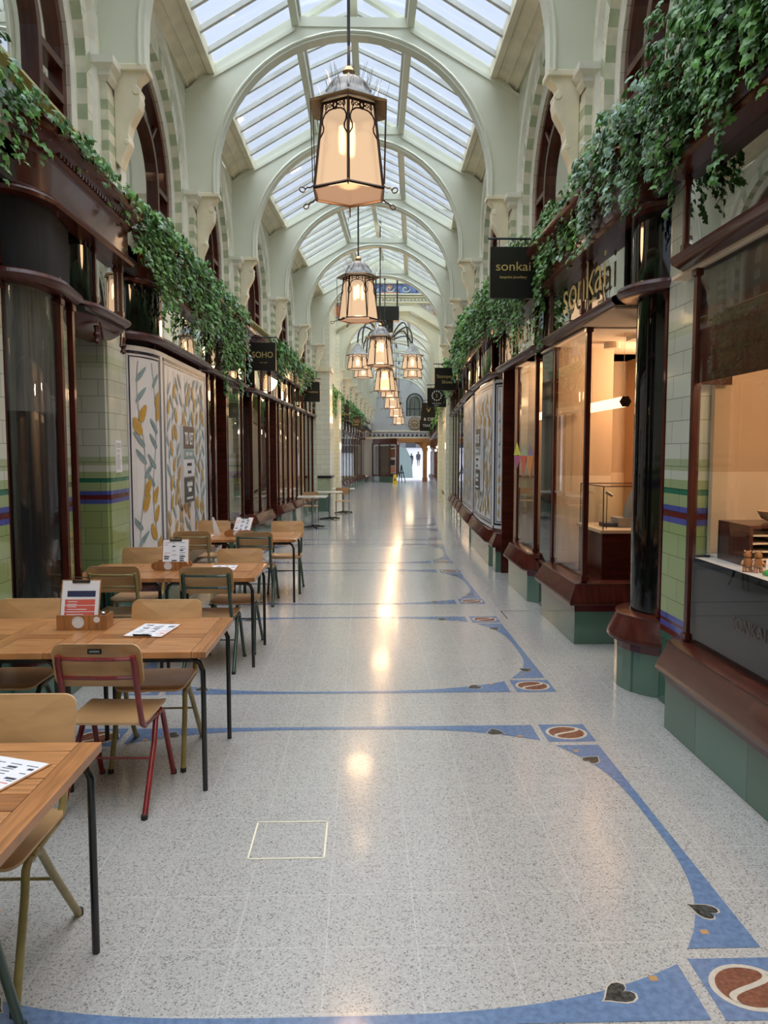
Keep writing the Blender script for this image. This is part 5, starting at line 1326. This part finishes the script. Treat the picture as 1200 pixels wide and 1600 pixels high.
tr_(9.80, 1.70, .42, .16, True, 'tri_yellow'); tr_(9.78, 1.69, .40, .16, False, 'tri_magenta'); tr_(9.36, 1.70, .40, .14, True, 'tri_green'); tr_(9.40, 1.69, .36, .28, False, 'tri_red'); tr_(9.02, 1.69, .38, .26, False, 'tri_orange'); tr_(9.0, 1.70, .34, .14, True, 'tri_purple')
# near display objects
dr = thing('bead_cabinet', 'small dark cabinet of shallow drawers on the lit shelf in the nearest right window', 'cabinet', (2.45, 4.45, 1.10))
m = MB(); m.box(2.27, 2.29, 4.2, 4.58, 1.10, 1.32); m.box(2.70, 2.72, 4.2, 4.58, 1.10, 1.32); m.box(2.27, 2.72, 4.2, 4.58, 1.32, 1.335); m.box(2.27, 2.72, 4.56, 4.58, 1.10, 1.32); m.box(2.42, 2.44, 4.2, 4.56, 1.10, 1.32); m.build('cabinet_body', 'mahogany', dr)
for i in range(5):
    m = MB(); z = 1.105+i*.042; m.box(2.445, 2.70, 4.205, 4.55, z, z+.030); o = m.build('drawer', 'oak', dr); m = MB(); m.box(2.445, 2.70, 4.19, 4.205, z+.026, z+.032); m.build('drawer_edge', 'cream_room', o)
for i in range(4):
    m = MB(); z = 1.14+i*.045; m.box(2.29, 2.42, 4.2, 4.55, z, z+.008); m.build('shelf', 'cream_room', dr)
m = MB(); m.lathe([(.05, 0), (.10, .02), (.125, .065), (.12, .066), (.095, .025), (.045, .008)], (2.55, 4.40, 1.336), 16); tag(m.build('bowl', 'beige_room', origin=(2.55, 4.4, 1.336), smooth=True), 'shallow pale bowl on top of the bead cabinet', 'bowl')
def bear(x, y, label):
    r = thing('toy_bear', label, 'figurine', (x, y, 1.10)); m = MB()
    m.lathe([(.001, .02), (.022, .03), (.026, .05), (.018, .075), (.001, .08)], (x, y, 1.10), 10); m.lathe([(.001, 0), (.019, .012), (.021, .025), (.012, .04), (.001, .043)], (x, y, 1.172), 10)
    for sx in (-1, 1):
        m.tube([(x+sx*.012, y, 1.13), (x+sx*.018, y-.012, 1.10)], [.010, .011], 6); m.tube([(x+sx*.02, y, 1.16), (x+sx*.034, y-.012, 1.14)], .007, 6); m.lathe([(.001, 0), (.007, .004), (.001, .012)], (x+sx*.015, y, 1.208), 6)
    m.build('bear_body', 'teak_a', r, smooth=True)
bear(2.19, 4.06, 'small brown toy bear on the lit shelf, the left one'); bear(2.235, 4.03, 'small brown toy bear on the lit shelf, the right one')
m = MB(); m.lathe([(.001, 0), (.028, .004), (.03, .018), (.012, .03), (.001, .034)], (2.235, 3.92, 1.10), 7); m.tube([(2.21, 3.92, 1.11), (2.27, 3.95, 1.135)], .008, 5); tag(m.build('green_ornament', 'gem_green', origin=(2.23, 3.92, 1.10)), 'bright green ornament in front of the toy bears', 'ornament')
m = MB(); m.prism([(2.27, 4.02, 1.10), (2.36, 4.02, 1.10), (2.38, 4.05, 1.17), (2.29, 4.05, 1.17)], (0, .003, 0)); tag(m.build('price_card', 'paper', origin=(2.3, 4.02, 1.1)), 'white card standing beside the toy bears', 'card')
# ------------------------------------------------------------------ end of the arcade
e = MB(); Y = YE
def wy(px): return .12+(px-568)*YE/1200-KB*(YE-SB)
cw = .95
# wall above the passage with an arched window opening
e.box(-2.5, 2.5, Y, Y+.3, 3.07, 4.62, 0); e.box(-3.4, -.27, Y, Y+.3, 0, 3.07, 0); e.box(-2.5, cw-.62, Y, Y+.3, 4.62, 8, 0); e.box(cw+.62, 2.5, Y, Y+.3, 4.62, 8, 0)
n = 12
for i in range(n):
    a, b = pi-pi*i/n, pi-pi*(i+1)/n
    e.prism([(cw+.62*cos(a), Y, 5.6+.62*sin(a)), (cw+.62*cos(b), Y, 5.6+.62*sin(b)), (cw+.62*cos(b), Y, 8), (cw+.62*cos(a), Y, 8)], (0, .3, 0), 0)
e.box(-2.5, 2.5, Y-.06, Y, 3.02, 3.14, 1); e.box(-2.5, 2.5, Y-.05, Y, 3.52, 3.60, 1); e.box(-2.5, 2.5, Y-.02, Y, 3.14, 3.52, 2)
for i in range(16):
    x = -2.2+i*.3; e.prism([(x-.11, Y-.035, 3.2), (x+.11, Y-.035, 3.2), (x, Y-.035, 3.42)], (0, .02, 0), 3)
structure(e.build('wall_end', ['grey_wall', 'cream', 'mosaic_grey', 'vinyl_slate']))
NWIN[0] += 1; r = sroot('window_%d' % NWIN[0], (cw, Y, 4.62))
m = MB(); a_ = [(-.62, 4.62)]+[(-.62*cos(pi*i/n), 5.6+.62*sin(pi*i/n)) for i in range(n+1)]+[(.62, 4.62)]
m.tube([(cw+p[0]*.93, Y+.05, p[1]) for p in a_], .07, 6); m.tube([(cw+p[0]*.55, Y+.05, 4.62+(p[1]-4.62)*.86) for p in a_], .04, 6)
m.box(cw-.02, cw+.02, Y+.03, Y+.07, 4.62, 5.9); m.box(cw-.6, cw+.6, Y+.03, Y+.07, 5.1, 5.16); m.build('window_frame', 'vinyl_slate', r)
m = MB(); m.poly([(cw+p[0], Y+.1, p[1]) for p in a_]); m.build('window_pane', 'window_glass', r)
m = MB(); m.box(cw-.7, cw+.7, Y+.5, Y+.55, 4.5, 6.4); m.build('room_behind', 'vinyl_teal', r)
ck = thing('wall_clock', 'round gold and black clock face on the far wall below the arched window', 'clock', (.95, Y-.05, 4.34)); cz = 4.12
m = MB(); m.prism([(cw+.46*cos(a), Y-.06, cz+.46*sin(a)) for a in [2*pi*i/32 for i in range(32)]], (0, .06, 0)); m.build('rim', 'vinyl_slate', ck)
m = MB(); m.prism([(cw+.43*cos(a), Y-.075, cz+.43*sin(a)) for a in [2*pi*i/32 for i in range(32)]], (0, .02, 0)); m.build('dial', 'clock_face', ck)
m = MB()
for i in range(12):
    a = 2*pi*i/12; m.tube([(cw+.27*cos(a), Y-.08, cz+.27*sin(a)), (cw+.39*cos(a), Y-.08, cz+.39*sin(a))], .022, 5)
m.tube([(cw+.2*cos(a), Y-.08, cz+.2*sin(a)) for a in [2*pi*i/20 for i in range(20)]], .02, 5, closed=True); m.build('numerals', 'ink', ck)
m = MB(); m.tube([(cw, Y-.09, cz), (cw-.12, Y-.09, cz-.08)], .02, 5); m.tube([(cw, Y-.09, cz), (cw+.22, Y-.09, cz-.14)], .014, 5); m.build('clock_hands', 'ink', ck)
# passage with timber posts
pg_ = MB(); pg_.box(-.25, 2.4, Y-.1, Y+2.6, 2.98, 3.06, 0); pg_.box(-.25, 2.4, Y-.12, Y+.12, 2.78, 3.0, 0)
structure(pg_.build('trim_x', 'end_oak')).name = trim()
po = thing('timber_post', 'square timber post standing in the exit passage', 'post', (1.68, Y, 0))
m = MB(); m.box(1.53, 1.83, Y-.12, Y+.12, 0, 2.78); m.build('shaft', 'end_oak', po, bevel=.02); m = MB(); m.box(1.50, 1.86, Y-.15, Y+.15, 0, .28); m.build('plinth', 'oak', po)
m = MB()
for sx in (-1, 1):
    m.prism([(1.68+sx*.15, Y-.03, 2.1), (1.68+sx*.22, Y-.03, 2.35), (1.68+sx*.45, Y-.03, 2.6), (1.68+sx*.75, Y-.03, 2.78), (1.68+sx*.15, Y-.03, 2.78)], (0, .06, 0))
m.build('bracket', 'end_oak', po)
m = MB()
for i in range(11):
    x = -.1+i*.12; m.prism([(x, Y-.03, 2.78), (x+.1, Y-.03, 2.78), (x+.05, Y-.03, 2.66)], (0, .05, 0))
structure(m.build('trim_x', 'end_oak')).name = trim()
for x in (.10, .42, 1.3):
    m = MB(); m.lathe([(.045, 2.965), (.045, 2.978)], (x, Y+.5, 0), 10); tag(m.build('downlight', 'spot_glow', origin=(x, Y+.5, 2.97)), 'round downlight in the exit passage ceiling', 'lamp', 'downlights in the exit passage')
lamp('passage_light', 'POINT', (.6, Y+.9, 2.6), 40, (1, .72, .42), .3)
# angled shopfront with posters at the left of the exit
PS = shop(53, -1, 'angled dark timber shopfront with three posters in its glazed panel, left of the exit', .8)
pp = [(54.1, 2.0), (53.4, 1.5), (52.4, .75), (52.0, .25), (54.2, .18)]
m = MB(); m.sweep(pp, [(0, 0), (0, .42)], 0, -1); m.build('stall_riser', 'riser_tile', PS)
m = MB(); m.sweep(pp, [(0, .42), (0, .55)], 0, -1); m.build('sill', 'mahogany', PS)
m = MB(); m.sweep(pp, [(-.03, .55), (-.03, 2.6)], 0, -1); m.build('glass_pane', 'shop_glass', PS)
m = MB(); m.sweep(pp, [(-.2, .55), (-.2, 2.5)], 0, -1); m.build('back_panel', 'grey_blind', PS)
m = MB(); m.sweep(pp, [(0, 2.6), (0, 3.0), (-.15, 3.01)], 0, -1); m.build('fascia', 'mahogany', PS)
for (y, t) in pp:
    m = MB(); m.box(-t-.05, -t+.05, y-.05, y+.05, .42, 2.7); m.build('mullion', 'mahogany_mid', PS)
m = MB(); m.sweep([(52.42, .72), (52.06, .30)], [(.0, .62), (.0, 2.35)], 0, -1); pf = m.build('poster_panel', 'vinyl_white', PS)
for z0, z1, mt in ((1.72, 2.28, 'inlay_brown'), (1.18, 1.55, 'vinyl_slate'), (.70, 1.08, 'mosaic_orange')):
    m = MB(); m.sweep([(52.39, .67), (52.10, .36)], [(.03, z0), (.03, z1)], 0, -1); m.build('poster', mt, pf)
wf = thing('wet_floor_sign', 'yellow folding wet floor sign by the angled shopfront', 'sign', (-.30, 49.0, 0))
for s2 in (-1, 1):
    m = MB(); m.prism([(-.45, 49+s2*.18, 0), (-.15, 49+s2*.18, 0), (-.21, 49+s2*.02, .62), (-.39, 49+s2*.02, .62)], (0, .015, 0)); m.build('folding_panel', 'yellow_plastic', wf)
m = MB(); m.prism([(-.36, 48.87, .24), (-.24, 48.87, .24), (-.30, 48.84, .42)], (0, .005, 0)); m.build('warning_triangle', 'ink', wf)
ea = thing('folding_easel', 'thin dark folding easel stand just inside the exit', 'easel', (.05, 53.2, 0))
for pts in ([(-.15, 53.1, 0), (.03, 53.2, 1.2)], [(.32, 53.1, 0), (.03, 53.2, 1.2)], [(.05, 53.7, 0), (.03, 53.2, 1.2)]):
    m = MB(); m.tube(pts, .03, 6); m.build('leg', 'tube_black', ea)
m = MB(); m.box(-.12, .22, 53.0, 53.2, .62, .68); m.build('ledge', 'tube_black', ea)
# street outside
O = Vector((KB*(YE-SB), YE, -.406))
def out_obj(name, mb, mats, label, cat, loc):
    o = mb.build(name, mats, path=False); me = o.data; me.transform(Matrix.Translation(-Vector(loc))); o.location = loc; return tag(o, label, cat)
g = MB(); g.add([(-40, YE, -.42), (60, YE, -.42), (60, 70, -.36), (-40, 70, -.36), (60, 102, -.17), (-40, 102, -.17), (60, 155, 2.7), (-40, 155, 2.7)], [(0, 1, 2, 3), (3, 2, 4, 5), (5, 4, 6, 7)])
structure(g.build('ground', 'outside_paving', path=False))
def building(x0, x1, y0, h, label, mt='outside_building', z0=1.5):
    r = thing('building', label, 'building', ((x0+x1)/2, y0, z0), mapped=False); cx = (x0+x1)/2
    m = MB(); m.box(x0-cx, x1-cx, 0, 8, -3, h); m.build('walls', mt, r, path=False)
    nx = max(1, int((x1-x0)/3))
    for i in range(nx):
        for j in range(max(1, int(h/3.4))):
            wx = x0-cx+(i+.5)*(x1-x0)/nx; m = MB(); m.box(wx-.6, wx+.6, -.05, .02, 1+j*3.2, 2.8+j*3.2); m.build('window', 'window_glass', r, path=False)
building(3.0, 22, 150, 14, 'grey building closing the street beyond the exit'); building(-14, 2.4, 132, 15, 'dark building on the left of the street beyond the exit')
building(23, 40, 130, 13, 'plain grey building on the right of the street beyond the exit')
m = MB(); m.prism([(3.0, 62, -.4), (4.1, 62, -.4), (4.0, 62, 1.1), (3.55, 62, 2.0), (3.0, 62, 2.1)], (0, 1.2, 0)); m.f = m.f; out_obj('market_canopy', m, 'outside_pale', 'pale green canvas canopy seen through the exit on the left', 'canopy', (3.5, 62.5, -.4))
m = MB(); m.lathe([(.09, 0), (.09, .9), (.06, 1.0), (.02, 1.03)], n=12); out_obj('bollard', m, 'vinyl_slate', 'dark bollard in the street beyond the exit', 'bollard', (6.15, 68, -.38)).location = (6.15, 68, -.38)
bpy.data.objects['bollard'].data.transform(Matrix.Translation(Vector((6.15, 68, -.38))))
def person(x, y, z, h, top, legs, label, coat, dress=False):
    """one continuous skinned body with clothing shells"""
    r = thing('person', label, 'person', (x, y, z), mapped=False); s_ = h/1.75
    J = [((0, 0, .95), .15), ((0, 0, 1.18), .14), ((0, 0, 1.42), .16), ((0, 0, 1.52), .06), ((0, 0, 1.58), .06), ((0, .01, 1.66), .10), ((0, 0, 1.74), .06)]
    E_ = [(0, 1), (1, 2), (2, 3), (3, 4), (4, 5), (5, 6)]
    for sx in (-1, 1):
        b = len(J); J += [((sx*.20, 0, 1.42), .075), ((sx*.26, -.02, 1.12), .05), ((sx*.26, .06, .88), .04), ((sx*.26, .10, .78), .03)]; E_ += [(2, b), (b, b+1), (b+1, b+2), (b+2, b+3)]
        b = len(J); st = sx*.12; J += [((sx*.10, 0, .88), .10), ((sx*.11, st*.8, .48), .07), ((sx*.11, st*1.6-.04, .09), .045), ((sx*.11, st*1.6+.10, .04), .035)]; E_ += [(0, b), (b, b+1), (b+1, b+2), (b+2, b+3)]
    me = bpy.data.meshes.new('body'); me.from_pydata([tuple(c*s_ for c in p) for p, _r in J], E_, []); o = bpy.data.objects.new('body', me); COL.objects.link(o); o.parent = r
    sk = o.modifiers.new('skin', 'SKIN')
    for i, (p, q) in enumerate(J): me.skin_vertices[0].data[i].radius = (q*s_, q*s_*.8)
    me.skin_vertices[0].data[0].use_root = True
    o.modifiers.new('sub', 'SUBSURF').levels = 1; me.materials.append(MATS[legs])
    c = MB(); c.lathe([(.20*s_, (.30 if dress else .78)*s_), (.20*s_, 1.0*s_), (.21*s_, 1.3*s_), (.19*s_, 1.45*s_), (.08*s_, 1.54*s_)], n=12); c.build('coat', coat, r, path=False, smooth=True)
    c = MB(); c.lathe([(.07*s_, 1.60*s_), (.11*s_, 1.66*s_), (.10*s_, 1.75*s_), (.001, 1.79*s_)], n=10); c.build('hair', top, r, path=False, smooth=True)
    c = MB()
    for sx in (-1, 1): c.tube([(sx*.26*s_, .09*s_, .80*s_), (sx*.26*s_, .12*s_, .70*s_)], [.035*s_, .025*s_], 6)
    return r
person(6.35, 100, -.18, 1.62, 'ink', 'cloth_navy', 'person in a long dark coat walking away, the left one of two', 'cloth_navy', True)
person(7.25, 100, -.18, 1.85, 'ink', 'cloth_grey', 'taller person in a grey jacket walking away beside the one in the long coat', 'cloth_grey')
for x, z in ((2.02, 2.25), (2.10, 2.05)):
    m = MB(); m.lathe([(.001, 0), (.07, .05), (.07, .12), (.001, .17)], (x-.2, 47.5, z), 8); tag(m.build('globe_lamp', 'white_glow', origin=(x-.2, 47.5, z), smooth=True), 'bright white globe lamp by the far right shopfronts', 'lamp', 'globe lamps at the far right')
